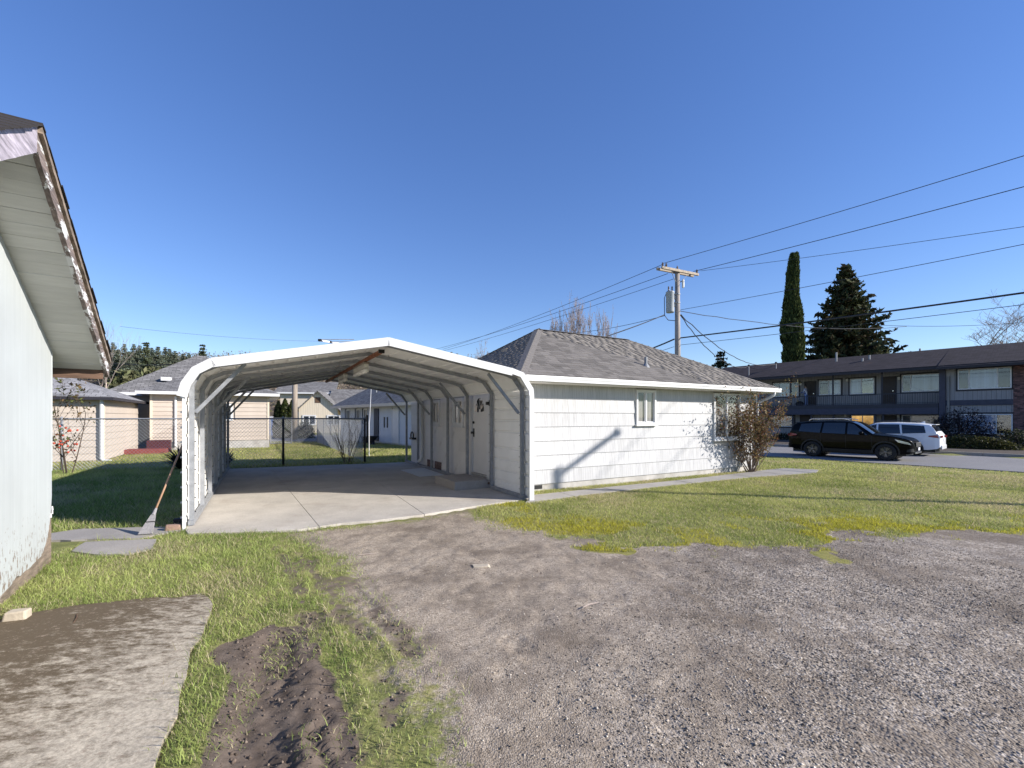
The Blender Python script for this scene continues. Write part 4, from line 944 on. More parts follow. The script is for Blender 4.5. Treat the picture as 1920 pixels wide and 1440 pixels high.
# ------------------------------------------------------------------ neighbours
def uv_plane(me):
    "uv in metres along the slope, for far roofs and brickwork"
    uvl = me.uv_layers.new(name='UVMap')
    for p in me.polygons:
        n = p.normal; ax = Vector((0,0,1)).cross(n)
        ax = ax.normalized() if ax.length > 1e-3 else Vector((1,0,0)); ay = n.cross(ax)
        for li in p.loop_indices: co = me.vertices[me.loops[li].vertex_index].co; uvl.data[li].uv = (co.dot(ax), co.dot(ay))
def hip_roof(parent, x0, x1, y0, y1, ez, rz, mat, ra=None, rb=None, th=0.12, ry=None, fascia='white_trim'):
    ry = (y0+y1)/2 if ry is None else ry; ra = x0+(y1-y0)/2 if ra is None else ra; rb = x1-(y1-y0)/2 if rb is None else rb
    A, B = (ra,ry,rz), (rb,ry,rz); c = [(x0,y0,ez),(x1,y0,ez),(x1,y1,ez),(x0,y1,ez)]
    m = MB().add(c+[A,B], [(0,1,5,4),(1,2,5),(2,3,4,5),(3,0,4)]); o = m.build('roof', mat, parent); uv_plane(o.data)
    f = MB().box((x0,y0,ez-th-0.02),(x1,y0+0.03,ez-0.005)).box((x0,y1-0.03,ez-th-0.02),(x1,y1,ez-0.005)).box((x0,y0+0.03,ez-th-0.02),(x0+0.03,y1-0.03,ez-0.005)).box((x1-0.03,y0+0.03,ez-th-0.02),(x1,y1-0.03,ez-0.005))
    f.build('fascia', MT[fascia], o); MB().box((x0+0.03,y0+0.03,ez-th),(x1-0.03,y1-0.03,ez-th+0.02)).build('soffit', MT[fascia], o); return o
_bd = {}
def lap(parent, p0, p1, z0, z1, h, mat, name='siding_board', openings=()):
    "lap boards on the wall from p0 to p1 (outward to the right of travel = -y)"
    a = Vector((*p0,0)); b = Vector((*p1,0)); L = (b-a).length; ang = math.atan2((b-a).y, (b-a).x); z = z0
    while z < z1-0.02:
        hh = min(h, z1-z); spans = [(0, L)]
        for (o0,o1,oz0,oz1) in openings:
            if oz1 > z+0.03 and oz0 < z+hh-0.03: spans = [s for q in spans for s in (((q[0],min(q[1],o0)),(max(q[0],o1),q[1])) if o0 < q[1] and o1 > q[0] else (q,)) if s[1]-s[0] > 0.03]
        for s0, s1 in spans:
            k = (round(s1-s0,2), round(hh,3), mat)
            if k not in _bd: w = s1-s0; _bd[k] = MB().hexa([(0,-0.03,0),(w,-0.03,0),(w,0,0),(0,0,0),(0,-0.008,hh),(w,-0.008,hh),(w,0,hh),(0,0,hh)]).mesh('siding_board', MT[mat])
            o = obj(name, _bd[k], parent); d = (b-a)/L; o.location = a + d*s0 + Vector((0,0,z)); o.rotation_euler = (0,0,ang)
        z += h
def plain_window(parent, x0, x1, z0, z1, y, fr=0.08, mats=('white_trim','glass'), split=(0.5,), curt=None, out=-1, lit=None):
    r = bpy.data.objects.new('window', None); C.objects.link(r); r.parent = parent; r.location = (x0, y, 0); w = x1-x0; s = out
    f = MB(); q = lambda a, b: f.box((a[0], min(a[1]*s, b[1]*s), a[2]), (b[0], max(a[1]*s, b[1]*s), b[2]))
    q((0,0,z0),(fr,0.05,z1)); q((w-fr,0,z0),(w,0.05,z1)); q((fr,0,z0),(w-fr,0.05,z0+fr)); q((fr,0,z1-fr),(w-fr,0.05,z1))
    for t in split: q((w*t-fr*0.4,0,z0+fr),(w*t+fr*0.4,0.045,z1-fr))
    f.build('frame', MT[mats[0]], r)
    ed = [fr] + [w*t for t in split] + [w-fr]
    for k, (a, b) in enumerate(zip(ed[:-1], ed[1:])):
        MB().box((a,min(s*0.012,s*0.016),z0+fr),(b,max(s*0.012,s*0.016),z1-fr)).build('pane', MT['clear'] if lit else MT['mirror_glass'] if curt else MT[mats[1]], r)
        if curt and curt[k]:
            MB().box((a,min(s*0.003,s*0.006),z0+fr),(b,max(s*0.003,s*0.006),z1-fr)).build('curtain', MT[curt[k]], r)
    return r
# beige house beyond the fence: the bay in front carries the wide lap siding
b1, b2 = G(287,847), G(505,838)
nbr = thing('beige_house', 'beige lap sided house with grey hip roof beyond the fence', 'house', (-16.35, 20.4, 0), HR)
BW = 4.75
MB().box((0.03,0.03,0),(BW-0.03,6,2.5)).box((-1.35,1.4,0),(0.03,6,2.5)).build('wall_core', MT['cream_siding'], nbr); MB().box((0.0,0.0,-0.1),(BW,0.029,0.42)).build('foundation', MT['foundation'], nbr)
lap(nbr, (0.08,0.0), (BW-0.08,0.0), 0.42, 2.62, 0.2, 'cream_siding', openings=[(2.35,3.2,1.40,2.18)])
for a in (0.0, BW-0.09): MB().box((a,-0.045,0.42),(a+0.09,0.0,2.62)).build('corner_board', MT['cream_wall'], nbr)
MB().box((-0.031,0.04,0.0),(0.0295,1.4,2.6)).build('corner_board', MT['brown_wood'], nbr)
lap(nbr, (-1.35,1.37), (-0.04,1.37), 0.42, 2.62, 0.24, 'cream_siding')
wn = plain_window(nbr, 2.35, 3.2, 1.38, 2.2, -0.02, 0.10, split=())
hip_roof(nbr, -0.45, BW+0.45, -0.45, 6.5, 2.72, 4.1, MT['grey_roof'], ra=2.0, rb=2.6, ry=3.4)
hip_roof(nbr, -1.8, BW+0.44, 0.95, 8.2, 2.70, 4.95, MT['grey_roof'], ra=1.3, rb=1.7, ry=4.5)
rv = MB().box((-0.20,-0.16,0),(0.20,0.16,0.17)).build('roof_vent', MT['white_trim'], nbr); rv.location = (0.35, 1.85, 3.33)
MB().tube([(BW*0.0+0.94,-0.06,2.5),(0.94,-0.06,0.2)], 0.05, 8).build('downspout', MT['white_trim'], nbr)
# small beige outbuilding
gar = thing('beige_garage', 'small beige garage with grey roof and white downspout beside the shed', 'garage', (-14.3, 15.8, 0), HR)
MB().box((-5.5,0.03,-0.1),(-0.03,5.5,2.15)).build('wall_core', MT['cream_siding'], gar)
lap(gar, (-5.4,0.0), (-0.06,0.0), 0.05, 2.17, 0.235, 'cream_siding')
lap(gar, (0.0,0.06), (0.0,5.4), 0.05, 2.17, 0.235, 'cream_siding')
MB().box((-0.06,-0.04,0),(0.04,0.06,2.17)).build('corner_board', MT['cream_wall'], gar)
MB().tube([(-0.02,-0.10,2.15),(-0.02,-0.10,0.10),(0.06,-0.16,0.03),(0.25,-0.22,0.02)], 0.055, 8).build('downspout', MT['white_trim'], gar)
hip_roof(gar, -5.9, 0.35, -0.35, 5.9, 2.24, 3.45, MT['pale_roof'], ra=-3.2, rb=-2.4, ry=2.75, th=0.08, fascia='dark_trim')
MB().tube([(-1.25,2.5,2.9),(-1.25,2.5,3.1)], 0.05, 8).build('roof_vent', MT['black'], gar)
stp = thing('red_steps', 'low red painted wooden step between garage and beige house', 'steps', (*G(262,853), 0), HR)
MB().box((-0.55,0.0,0.02),(0.85,0.7,0.22)).build('tread', MT['red_paint'], stp); MB().box((0.1,0.72,0.0),(0.9,1.2,0.55)).build('upper_step', MT['red_dark'], stp)
# cream gabled house farther off
cr = thing('cream_house', 'cream house with a small front gable far behind the yard', 'house', (*P(560,800,44)[:2], 0), R(12))
gx0, gx1 = 0.0, 3.6
MB().box((gx0,0,0),(gx1,7,2.35)).build('wall', MT['cream_board'], cr); MB().add([(gx0,0,2.35),(gx1,0,2.35),(1.75,0,4.05)],[(0,1,2)]).build('gable', MT['cream_board'], cr)
MB().box((gx1,1.2,0),(7.5,7,2.2)).build('wall', MT['cream_wall'], cr); MB().box((-3,5,0),(2,10,4.3)).build('upper_wall', MT['cream_wall'], cr)
def ridge_roof(parent, pts, mat, th=0.08):
    m = MB(); 
    for q in pts: m.add(list(q), [tuple(range(len(q)))])
    o = m.build('roof', mat, parent); uv_plane(o.data); s = o.modifiers.new('t','SOLIDIFY'); s.thickness = th; return o
ridge_roof(cr, [[(-0.3,-0.3,2.15),(1.75,-0.3,4.15),(1.75,8,4.15),(-0.3,8,2.15)],[(1.75,-0.3,4.15),(gx1+0.6,-0.3,1.95),(gx1+0.6,8,1.95),(1.75,8,4.15)]], MT['grey_roof'])
ridge_roof(cr, [[(2.2,0.9,2.1),(8.2,0.9,2.1),(8.0,5,4.6),(2.2,5,4.6)]], MT['grey_roof'])
ridge_roof(cr, [[(-3.6,4.6,4.2),(2.6,4.6,4.2),(2.4,8,5.6),(-3.4,8,5.6)]], MT['grey_roof']); MB().box((-3.6,4.55,4.05),(2.6,4.6,4.2)).build('fascia', MT['white_trim'], cr)
MB().box((1.5,-0.03,2.95),(2.0,-0.001,3.5)).build('gable_vent', MT['brown_wood'], cr)
for a in (0.35, 2.6): plain_window(cr, a, a+1.25, 0.75, 1.75, -0.01, 0.12)
plain_window(cr, 5.0, 6.1, 0.7, 1.7, 1.19, 0.12)
# blue trailer at the lane end
bt = thing('blue_shed', 'small blue shed with pale roof at the lane end', 'shed', (*P(513,800,38)[:2], 0), R(10))
MB().box((-0.75,0,0),(0.75,2,1.5)).build('wall', MT['blue_paint'], bt); MB().box((-0.85,-0.1,1.5),(0.85,2.1,1.6)).build('roof', MT['white_trim'], bt)
MB().box((-0.35,-0.02,0.1),(0.25,-0.001,1.3)).build('door', MT['blue_paint'], bt)
# long pale house at the right behind the fence
Lp0, Lp1 = Vector((-6.2,24.6,0)), Vector((-11.9,31.4,0)); lang = math.atan2((Lp0-Lp1).y, (Lp0-Lp1).x)
lh = thing('pale_house', 'long pale grey house with dark shutters behind the right fence', 'house', tuple(Lp1), lang)
LL = (Lp0-Lp1).length + 4.5
MB().box((0,0.03,-0.1),(LL,6,2.25)).build('wall_core', MT['pale_wall'], lh); lap(lh, (0,0.0), (LL,0.0), 0.1, 2.25, 0.36, 'pale_wall')
ridge_roof(lh, [[(-0.4,-0.55,2.28),(LL+0.4,-0.55,2.28),(LL+0.4,3,4.1),(-0.4,3,4.1)],[(-0.4,3,4.1),(LL+0.4,3,4.1),(LL+0.4,6.5,2.28),(-0.4,6.5,2.28)]], MT['grey_roof'])
MB().box((-0.4,-0.60,2.14),(LL+0.4,-0.56,2.30)).build('gutter', MT['cream_wall'], lh)
k0 = LL-4.5
MB().box((k0-0.62,-0.06,0.12),(k0+0.12,-0.031,1.98)).build('door', MT['white_door'], lh); MB().box((k0-0.72,-0.075,0.1),(k0-0.622,-0.03,2.05)).box((k0+0.122,-0.075,0.1),(k0+0.2,-0.03,2.05)).build('door_frame', MT['white_trim'], lh)
MB().box((k0-3.1,-0.07,0.15),(k0-2.45,-0.031,2.05)).build('dark_door', MT['dark_shutter'], lh)
for s in (1.35, 1.75): MB().box((k0-s,-0.05,0.95),(k0-s+0.12,-0.031,1.55)).build('wall_ornament', MT['black'], lh)
for a in (1.2, 3.0, 4.2):
    plain_window(lh, a, a+0.6, 1.2, 2.05, -0.03, 0.06)
    MB().box((a-0.28,-0.055,1.15),(a-0.02,-0.031,2.1)).build('shutter', MT['dark_shutter'], lh)
for a in (3.2, 5.2, 6.3): MB().tube([(a,1.2,3.0),(a,1.2,3.5)], 0.05, 8).build('vent_pipe', MT['galv'], lh)
def onl(x, y, z=0): v = Matrix.Rotation(lang,4,'Z') @ Vector((x,y,z)) + Lp1; return (v.x, v.y, z)
bn = thing('garden_bench', 'dark wooden bench against the pale house wall', 'bench', onl(k0-2.4,-0.7), lang)
MB().box((-0.6,-0.2,0.36),(0.6,0.2,0.42)).build('seat', MT['wicker'], bn)
for x in (-0.5,0.45): MB().box((x,-0.18,0),(x+0.06,0.18,0.359)).build('leg', MT['wicker'], bn)
un = thing('planter_urn', 'dark footed planter urn beside the pale door', 'planter', onl(k0-1.25,-0.9)); MB().lathe([(0.16,0),(0.14,0.05),(0.06,0.12),(0.06,0.2),(0.24,0.42),(0.30,0.5),(0.26,0.5)], 14).build('bowl', MT['wicker'], un, smooth=True)
fp = thing('flag_pole', 'thin white pole rising beside the dark fence post', 'pole', (*P(692,840,17.5)[:2], 0)); c = P(692,840,17.5)
MB().tube([(c.x,c.y,0),(c.x,c.y,1.4),(c.x+0.02,c.y,1.45)], 0.016, 8).build('lower_tube', MT['white_trim'], fp, world=True); t_ = P(696,725,17.5); MB().tube([(c.x+0.02,c.y,1.4), t_], 0.011, 8).build('upper_tube', MT['white_trim'], fp, world=True)
# wooden pole by the lane
pp = P(552,818,31); lp = thing('wooden_pole', 'bare wooden pole in the lane behind the gate', 'pole', (pp.x, pp.y, 0)); MB().tube([(pp.x,pp.y,-0.1),(pp.x+0.05,pp.y,5.0)], [0.2,0.16], 10).build('shaft', MT['grey_wood'], lp, world=True, smooth=True)
lane = [(-24,28),(-10.5,29.2),(-9,38),(-24,40)]; tag(MB().prism(lane, -0.05, 0.012).build('lane', MT['asphalt']), 'grey lane behind the back gate', None, None, 'structure')
# ------------------------------------------------------------------ apartment building across the street
AO = NS*40.0; r0 = (1773-960)/F; s0 = 0
Yo = 40/(NS.x*r0 + NS.y); AOv = Vector((r0*Yo, Yo, 0)); AR = math.atan2(TS.y, TS.x)
ap = thing('apartment_building', 'two storey grey apartment building with dark roof and brick end pier', 'building', tuple(AOv), AR)
def col(x, dn=0.0):
    r = (x-960)/F; o = AOv + NS*dn; return (o.y*r - o.x)/(TS.x - TS.y*r)
GZ = -0.35; RW = 1.25; EZa = 4.85; XL = -16.0; XR = 9.0
MB().box((XL,RW,GZ),(-0.001,8.8,EZa)).build('rear_wall', MT['apt_wall'], ap)
MB().box((0.0,0.0,GZ),(col(1900),8.8,EZa)).build('front_wall', MT['apt_wall'], ap)
bp = MB().box((col(1900),-0.06,GZ),(XR,8.8,EZa)).build('brick_pier', MT['pillar_brick'], ap); uv_plane(bp.data)
ridge_roof(ap, [[(XL-0.5,-0.75,EZa-0.10),(-0.3,-0.75,EZa-0.10),(-0.3,4.4,6.45),(XL-0.5,4.4,6.45)],[(-0.3,-1.1,EZa-0.18),(XR,-1.1,EZa-0.18),(XR,4.4,6.45),(-0.3,4.4,6.45)],[(XL-0.5,4.4,6.45),(XR,4.4,6.45),(XR,9.6,EZa),(XL-0.5,9.6,EZa)]], MT['apt_roof'], 0.10)
MB().box((XL-0.5,-0.79,EZa-0.24),(-0.3,-0.755,EZa-0.07)).build('fascia', MT['dark_trim'], ap); MB().box((-0.3,-1.14,EZa-0.30),(XR,-1.105,EZa-0.14)).build('fascia', MT['dark_trim'], ap)
MB().box((XL,-0.74,EZa-0.05),(XR,0.0,EZa-0.02)).build('soffit', MT['dark_trim'], ap)
# balcony: slab edge, joists, railing
MB().box((XL,-0.05,2.02),(-0.33,RW,2.45)).build('balcony_floor', MT['apt_band'], ap); MB().box((XL,-0.09,1.74),(-0.33,-0.051,2.16)).build('balcony_beam', MT['apt_band'], ap)
MB().box((XL,-0.075,2.17),(-0.33,-0.051,2.44)).build('balcony_edge', MT['rail'], ap)
MB().box((-0.30,-0.10,GZ),(0.0,RW,EZa-0.05)).build('end_column', MT['apt_band'], ap)
MB().box((0.001,-0.06,2.28),(col(1900)-0.001,-0.001,2.62)).build('floor_band', MT['apt_band'], ap)
MB().tube([(0.14,-0.08,EZa-0.7),(0.14,-0.08,0.2)], 0.06, 8).build('downspout', MT['apt_pipe'], ap)
rl = MB(); x = XL
while x < -0.35: rl.box((x,-0.03,2.45),(x+0.016,-0.01,3.14)); x += 0.125
ro = rl.build('balusters', MT['rail'], ap); ro['kind'] = 'stuff'
MB().box((XL,-0.045,3.14),(-0.33,0.005,3.19)).build('handrail', MT['rail'], ap); MB().box((XL,-0.04,2.50),(-0.33,0.0,2.53)).build('bottom_rail', MT['rail'], ap)
for px in (1483, 1562, 1654): MB().box((col(px)-0.045,-0.06,2.45),(col(px)+0.045,0.02,EZa-0.1)).build('balcony_post', MT['rail'], ap)
for px in (1485, 1520, 1562, 1640, 1655): MB().box((col(px)-0.05,0.1,GZ),(col(px)+0.05,0.2,2.02)).build('ground_post', MT['rail'], ap)
d = lambda px: col(px, RW)
def apw(x0, x1, z0, z1, y, split, curt, lit=None):
    MB().box((x0-0.10,y-0.025,z0-0.10),(x1+0.10,y-0.001,z1+0.10)).build('window_surround', MT['dark_trim'], ap); plain_window(ap, x0, x1, z0, z1, y-0.026, 0.06, split=split, curt=curt, lit=lit)
apw(d(1691), d(1765), 3.28, 4.50, RW, (0.24,), ('blue_curtain','sky_tint_curtain')); apw(d(1594), d(1640), 3.25, 4.42, RW, (0.48,), ('sky_tint_curtain','glass'))
apw(d(1536), d(1577), 3.27, 4.42, RW, (0.45,), ('blue_curtain','sky_tint_curtain')); apw(d(1450), d(1498), 3.25, 4.42, RW, (0.25,0.65), ('blue_curtain','sky_tint_curtain','blue_curtain'))
apw(col(1796), col(1897), 3.28, 4.55, 0, (0.22,0.75), ('blue_curtain','sky_tint_curtain','blue_curtain'))
apw(col(1800), col(1899), 0.50, 1.74, 0, (0.70,), ('sky_tint_curtain','glass')); apw(d(1691), d(1765), 0.45, 1.70, RW, (0.24,), ('glass','pale_curtain'))
apw(d(1596), d(1640), 0.45, 1.70, RW, (0.5,), ('lit_room','lit_room'), True); apw(d(1449), d(1489), 0.75, 1.66, RW, (), ('glass',))
for a, b, z0, z1 in ((1652,1681,2.46,4.45),(1508,1531,2.46,4.42),(1500,1523,GZ,1.70),(1653,1682,GZ,1.66)):
    dd = bpy.data.objects.new('door', None); C.objects.link(dd); dd.parent = ap; dd.location = (d(a), RW, 0); w = d(b)-d(a)
    MB().box((0,-0.05,z0),(0.08,-0.001,z1)).box((w-0.08,-0.05,z0),(w,-0.001,z1)).box((0.08,-0.05,z1-0.08),(w-0.08,-0.001,z1)).build('frame', MT['dark_trim'], dd)
    MB().box((0.08,-0.03,z0),(w-0.08,-0.002,z1-0.08)).build('leaf', MT['brown_door'], dd)
    hh = (z1-z0-0.3)/3
    for i in range(2):
        for k in range(3): MB().box((0.14+i*(w-0.2)/2, -0.036, z0+0.12+k*hh),(0.14+i*(w-0.2)/2+(w-0.36)/2, -0.031, z0+0.06+k*hh+hh*0.9)).build('panel', MT['brown_door'], dd)
    MB().lathe([(0.035,0),(0.03,0.05)], 10, 'y', (w-0.18,-0.085,z0+0.95)).build('knob', MT['chrome'], dd)
for px, z in ((1502,4.22),(1589,4.35),(1686,4.28),(1523,1.62),(1586,1.66),(1685,1.62)):
    q = d(px); MB().box((q-0.06,RW-0.14,z-0.1),(q+0.06,RW-0.001,z+0.1)).build('wall_lamp', MT['lamp_plastic'], ap); MB().box((q-0.08,RW-0.16,z+0.1),(q+0.08,RW-0.001,z+0.17)).build('lamp_hood', MT['black'], ap)
for px, py, h in ((1568,669,0.45),(1617,675,0.25),(1725,658,0.3),(1630,668,0.2)):
    a = P(px, py+9, 34.5); m = MB().tube([a, a+Vector((0,0,h+0.25))], 0.06, 8).build('roof_pipe', MT['galv'], ap); m.parent = ap; m.matrix_parent_inverse = (Matrix.Translation(AOv) @ Matrix.Rotation(AR,4,'Z')).inverted()
wh = []
for px, py in ((1404,688),(1455,683)):
    a = P(px, py+12, 39); m = MB().tube([a-Vector((0,0,0.3)), a+Vector((0,0,0.62)), a+Vector((0.0,0.03,0.68))], 0.04, 8).build('service_mast', MT['galv'], ap); m.matrix_parent_inverse = (Matrix.Translation(AOv) @ Matrix.Rotation(AR,4,'Z')).inverted()
    MB().lathe([(0.08,0),(0.11,0.05),(0.06,0.14)], 10, 'z', a+Vector((0,0,0.62))).build('weather_head', MT['black'], m)
    wh.append(a + Vector((0,0,0.6)))
# person at the upper door
def skin(name, joints, edges, parent, mat, sub=1):
    me = bpy.data.meshes.new(name); me.from_pydata([j[:3] for j in joints], edges, []); me.materials.append(mat); o = obj(name, me, parent)
    m = o.modifiers.new('skin', 'SKIN'); 
    for i, j in enumerate(joints): me.skin_vertices[0].data[i].radius = (j[3], j[4] if len(j) > 4 else j[3])
    me.skin_vertices[0].data[0].use_root = True; s = o.modifiers.new('sub', 'SUBSURF'); s.levels = sub; s.render_levels = sub; me.polygons.foreach_set('use_smooth', []); return o
pw = Matrix.Translation(AOv) @ Matrix.Rotation(AR,4,'Z') @ Vector((col(1510,0.55),0.62,2.45))
pe = thing('person', 'person in white and blue patterned top and jeans standing at the upper apartment door', 'person', tuple(pw), AR)
J = [(0,0,0.86,.13,.10),(0,0,1.05,.13,.09),(0,0,1.28,.17,.10),(0,0,1.40,.07),(-0.01,0,1.50,.05),(-0.03,0,1.60,.085,.08),(-0.03,0,1.69,.06),
     (0.03,-.09,0.82,.085),(0.02,-.1,0.46,.06),(0.04,-.1,0.08,.045),(-0.10,-.1,0.04,.04),(0.03,.09,0.82,.085),(0.06,.1,0.46,.06),(0.08,.1,0.08,.045),(-0.06,.1,0.04,.04),
     (0.0,-.20,1.34,.06),(-.04,-.24,1.08,.048),(-.26,-.20,1.04,.038),(-.34,-.19,1.05,.03),(0,.20,1.34,.06),(-.02,.24,1.08,.048),(-.22,.2,1.0,.038),(-.30,.19,1.0,.03)]
Eg = [(0,1),(1,2),(2,3),(3,4),(4,5),(5,6),(0,7),(7,8),(8,9),(9,10),(0,11),(11,12),(12,13),(13,14),(2,15),(15,16),(16,17),(17,18),(2,19),(19,20),(20,21),(21,22)]
def m_person():
    t = NT('person_clothes'); sp = t.n('ShaderNodeSeparateXYZ'); t.l(t.pos(), sp.inputs[0]); n = t.noise(t.pos(), 7, 2)
    top = t.mix(t.ramp(n, [(0.47, 0), (0.52, 1)]), (0.62,0.62,0.68), (0.06,0.08,0.22))
    low = t.mix(t.ramp(sp.outputs['Z'], [(0.88, 0), (0.9, 1)]), (0.16,0.22,0.40), top); z2 = t.math('MULTIPLY', sp.outputs['Z'], 0.5)
    c = t.mix(t.ramp(z2, [(0.70, 0), (0.71, 1)]), low, (0.42,0.27,0.2)); t.color(c); t.set(Roughness=0.85); return t.m
skin('body', J, Eg, pe, m_person(), 2)
hr = MB().lathe([(0.02,1.50),(0.085,1.53),(0.105,1.62),(0.09,1.70),(0.02,1.745)], 12, 'z', (0.0,0,0)).build('hair', MT['black'], pe, smooth=True); hr.location = (0.015,0,0)
bg = thing('bag', 'dark rounded bag on the balcony floor beside the person', 'bag', tuple(Matrix.Translation(AOv) @ Matrix.Rotation(AR,4,'Z') @ Vector((col(1499,0.5),0.55,2.45))), AR)
MB().lathe([(0.02,0.0),(0.26,0.02),(0.30,0.16),(0.20,0.32),(0.04,0.38)], 12).build('sack', MT['wicker'], bg, smooth=True); MB().tube([(-0.12,0,0.33),(-0.08,0,0.48),(0.08,0,0.48),(0.12,0,0.33)], 0.02, 6).build('handle', MT['wicker'], bg)
# ------------------------------------------------------------------ cars (x forward, y left, z up, origin on the road under the middle)
def ip(tab, x):
    if x <= tab[0][0]: return tab[0][1]
    for (a, b), (c, e) in zip(tab[:-1], tab[1:]):
        if x <= c:
            t = (x-a)/(c-a); return b+(e-b)*t
    return tab[-1][1]
class Car:
    # side outline of an estate-like SUV: lower body top, roof line, widths
    L = 4.62; WB = 2.67; FX = 1.42; RX = -1.25; TR = 0.365
    top = [(-2.30,0.95),(-2.28,1.08),(-2.20,1.20),(-2.06,1.47),(-1.94,1.64),(-1.5,1.70),(-0.6,1.735),(0.0,1.72),(0.22,1.69),(0.45,1.58),(0.84,1.28),(1.0,1.155),(1.2,1.12),(1.7,1.07),(2.05,0.99),(2.2,0.91),(2.29,0.78),(2.31,0.62)]
    bot = [(-2.30,0.50),(-2.2,0.40),(-1.9,0.33),(1.9,0.30),(2.15,0.31),(2.31,0.40)]
    def belt(s, x): return 1.09 - 0.03*x if x < 1.2 else 1.04
    def hw(s, x, z):
        "half width of the skin at station x and height z"
        w = ip([(-2.31,0.60),(-2.27,0.74),(-2.1,0.845),(-1.7,0.895),(1.5,0.895),(1.9,0.86),(2.15,0.76),(2.25,0.66),(2.31,0.50)], x)
        b = s.belt(x)
        if z > b: t = min(1, (z-b)/(1.73-b)); w = w*(1 - 0.025*t) - 0.17*t**1.2
        elif z < 0.62: w -= 0.05*((0.62-z)/0.35)**1.5
        else: w -= 0.018*abs((z-0.80)/0.25)**2*0.5
        return max(w, 0.02)
    def lower(s, x, side=True):
        z = ip(s.bot, x)
        if side:
            for wx in (s.FX, s.RX):
                r = s.TR + 0.065
                if abs(x-wx) < r: z = max(z, s.TR + math.sqrt(r*r-(x-wx)**2))
        return z
def build_suv(root, paint, glassm, kind):
    c = Car(); NX = 118; xs = [-2.305 + 4.61*i/(NX-1) for i in range(NX)]; NZ = 15; NTp = 7; m = MB(); ring = 2*(NZ+NTp)-1
    vs = []; rows = []
    for x in xs:
        zb = c.lower(x); zt = ip(c.top, x); zr = zt - 0.035 - 0.02*(zt > 1.3); half = []
        for k in range(NZ): z = zb + (zr-zb)*(k/(NZ-1)); half.append((c.hw(x, z), z))
        w0, z0 = half[-1]
        for k in range(1, NTp+1):
            a = k/NTp*math.pi/2; yy = w0*(1-(k/NTp)) ; half.append((yy if k < NTp else 0, zr + (zt-zr)*math.sin(a)**0.8))
        full = [(x, -y, z) for y, z in half] + [(x, y, z) for y, z in reversed(half[:-1])]; rows.append(len(vs)); vs += full
    n = len(full); fs = []
    for i in range(NX-1):
        for k in range(n-1): fs.append((rows[i]+k, rows[i+1]+k, rows[i+1]+k+1, rows[i]+k+1))
    fs += [tuple(range(rows[0], rows[0]+n)), tuple(reversed(range(rows[-1], rows[-1]+n)))]
    body = m.add(vs, fs).build('body', paint, root, smooth=True, fix=True)
    MB().box((-2.1,-0.70,0.22),(2.05,0.70,0.50)).build('underbody', MT['black'], root)
    for wx in (c.FX, c.RX): MB().lathe([(0.40,-0.66),(0.41,-0.2),(0.41,0.2),(0.40,0.66)], 20, 'y', (wx,0,c.TR+0.02)).build('wheel_housing', MT['black'], root)
    def patch(pb, pt, off, name, mat, sides=(-1,1), par=root, n=12, nz=4):
        for sd in sides:
            q = MB(); vv = []
            for i in range(n+1):
                t = i/n; b = (ip([(j/(len(pb)-1), p[0]) for j, p in enumerate(pb)], t), ip([(j/(len(pb)-1), p[1]) for j, p in enumerate(pb)], t))
                u = (ip([(j/(len(pt)-1), p[0]) for j, p in enumerate(pt)], t), ip([(j/(len(pt)-1), p[1]) for j, p in enumerate(pt)], t))
                for k in range(nz+1): s = k/nz; x = b[0]+(u[0]-b[0])*s; z = b[1]+(u[1]-b[1])*s; vv.append((x, sd*(c.hw(x, z)+off), z))
            ff = [(i*(nz+1)+k, (i+1)*(nz+1)+k, (i+1)*(nz+1)+k+1, i*(nz+1)+k+1) for i in range(n) for k in range(nz)]
            if sd == 1: ff = [tuple(reversed(f)) for f in ff]
            q.add(vv, ff).build(name, mat, par, smooth=True)
    B = lambda x: c.belt(x)+0.02
    patch([(0.82,B(.9)),(0.1,B(0))], [(0.33,1.55),(0.1,1.615)], 0.007, 'side_window', glassm); patch([(0.02,B(0)),(-0.86,B(-.9))], [(0.02,1.62),(-0.80,1.615)], 0.007, 'side_window', glassm)
    patch([(-0.94,B(-1)),(-1.80,B(-1.8)+0.03)], [(-0.88,1.612),(-1.72,1.55)], 0.007, 'side_window', glassm)
    # windscreen and rear window follow the roof outline
    def screen(x0, x1, wf, name):
        q = MB(); vv = []; N, K = 10, 8
        for i in range(N+1):
            x = x0+(x1-x0)*i/N; zt = ip(c.top, x); w = c.hw(x, zt-0.05)-0.035
            for k in range(K+1): s = k/K*2-1; vv.append((x + (0.008 if x > 0 else -0.008), s*w, zt + 0.012 - 0.04*s**4))
        ff = [(i*(K+1)+k, (i+1)*(K+1)+k, (i+1)*(K+1)+k+1, i*(K+1)+k+1) for i in range(N) for k in range(K)]; q.add(vv, ff).build(name, glassm, root, smooth=True, fix=True)
    screen(0.28, 0.99, 0.6, 'windscreen'); screen(-2.16, -1.98, 0.6, 'rear_window')
    # trims
    for wx in (c.FX, c.RX):
        for sd in (-1, 1):
            q = MB(); vv = []; N = 20
            for i in range(N+1):
                a = math.pi*(-0.06+1.12*i/N); 
                for r in (0.415, 0.475):
                    x = wx+r*math.cos(a); z = c.TR+r*math.sin(a); vv.append((x, sd*(c.hw(x, z)+0.016), z))
                x = wx+0.405*math.cos(a); z = c.TR+0.405*math.sin(a); vv.append((x, sd*(c.hw(x, z)-0.06), z))
            ff = [];
            for i in range(N): ff += [(3*i,3*i+3,3*i+4,3*i+1),(3*i,3*i+2,3*i+5,3*i+3)]
            q.add(vv, ff).build('arch_trim', MT['cladding'], root, fix=False)
    patch([(1.0,0.27),(-0.82,0.29)], [(0.97,0.42),(-0.80,0.43)], 0.014, 'sill_trim', MT['cladding'])
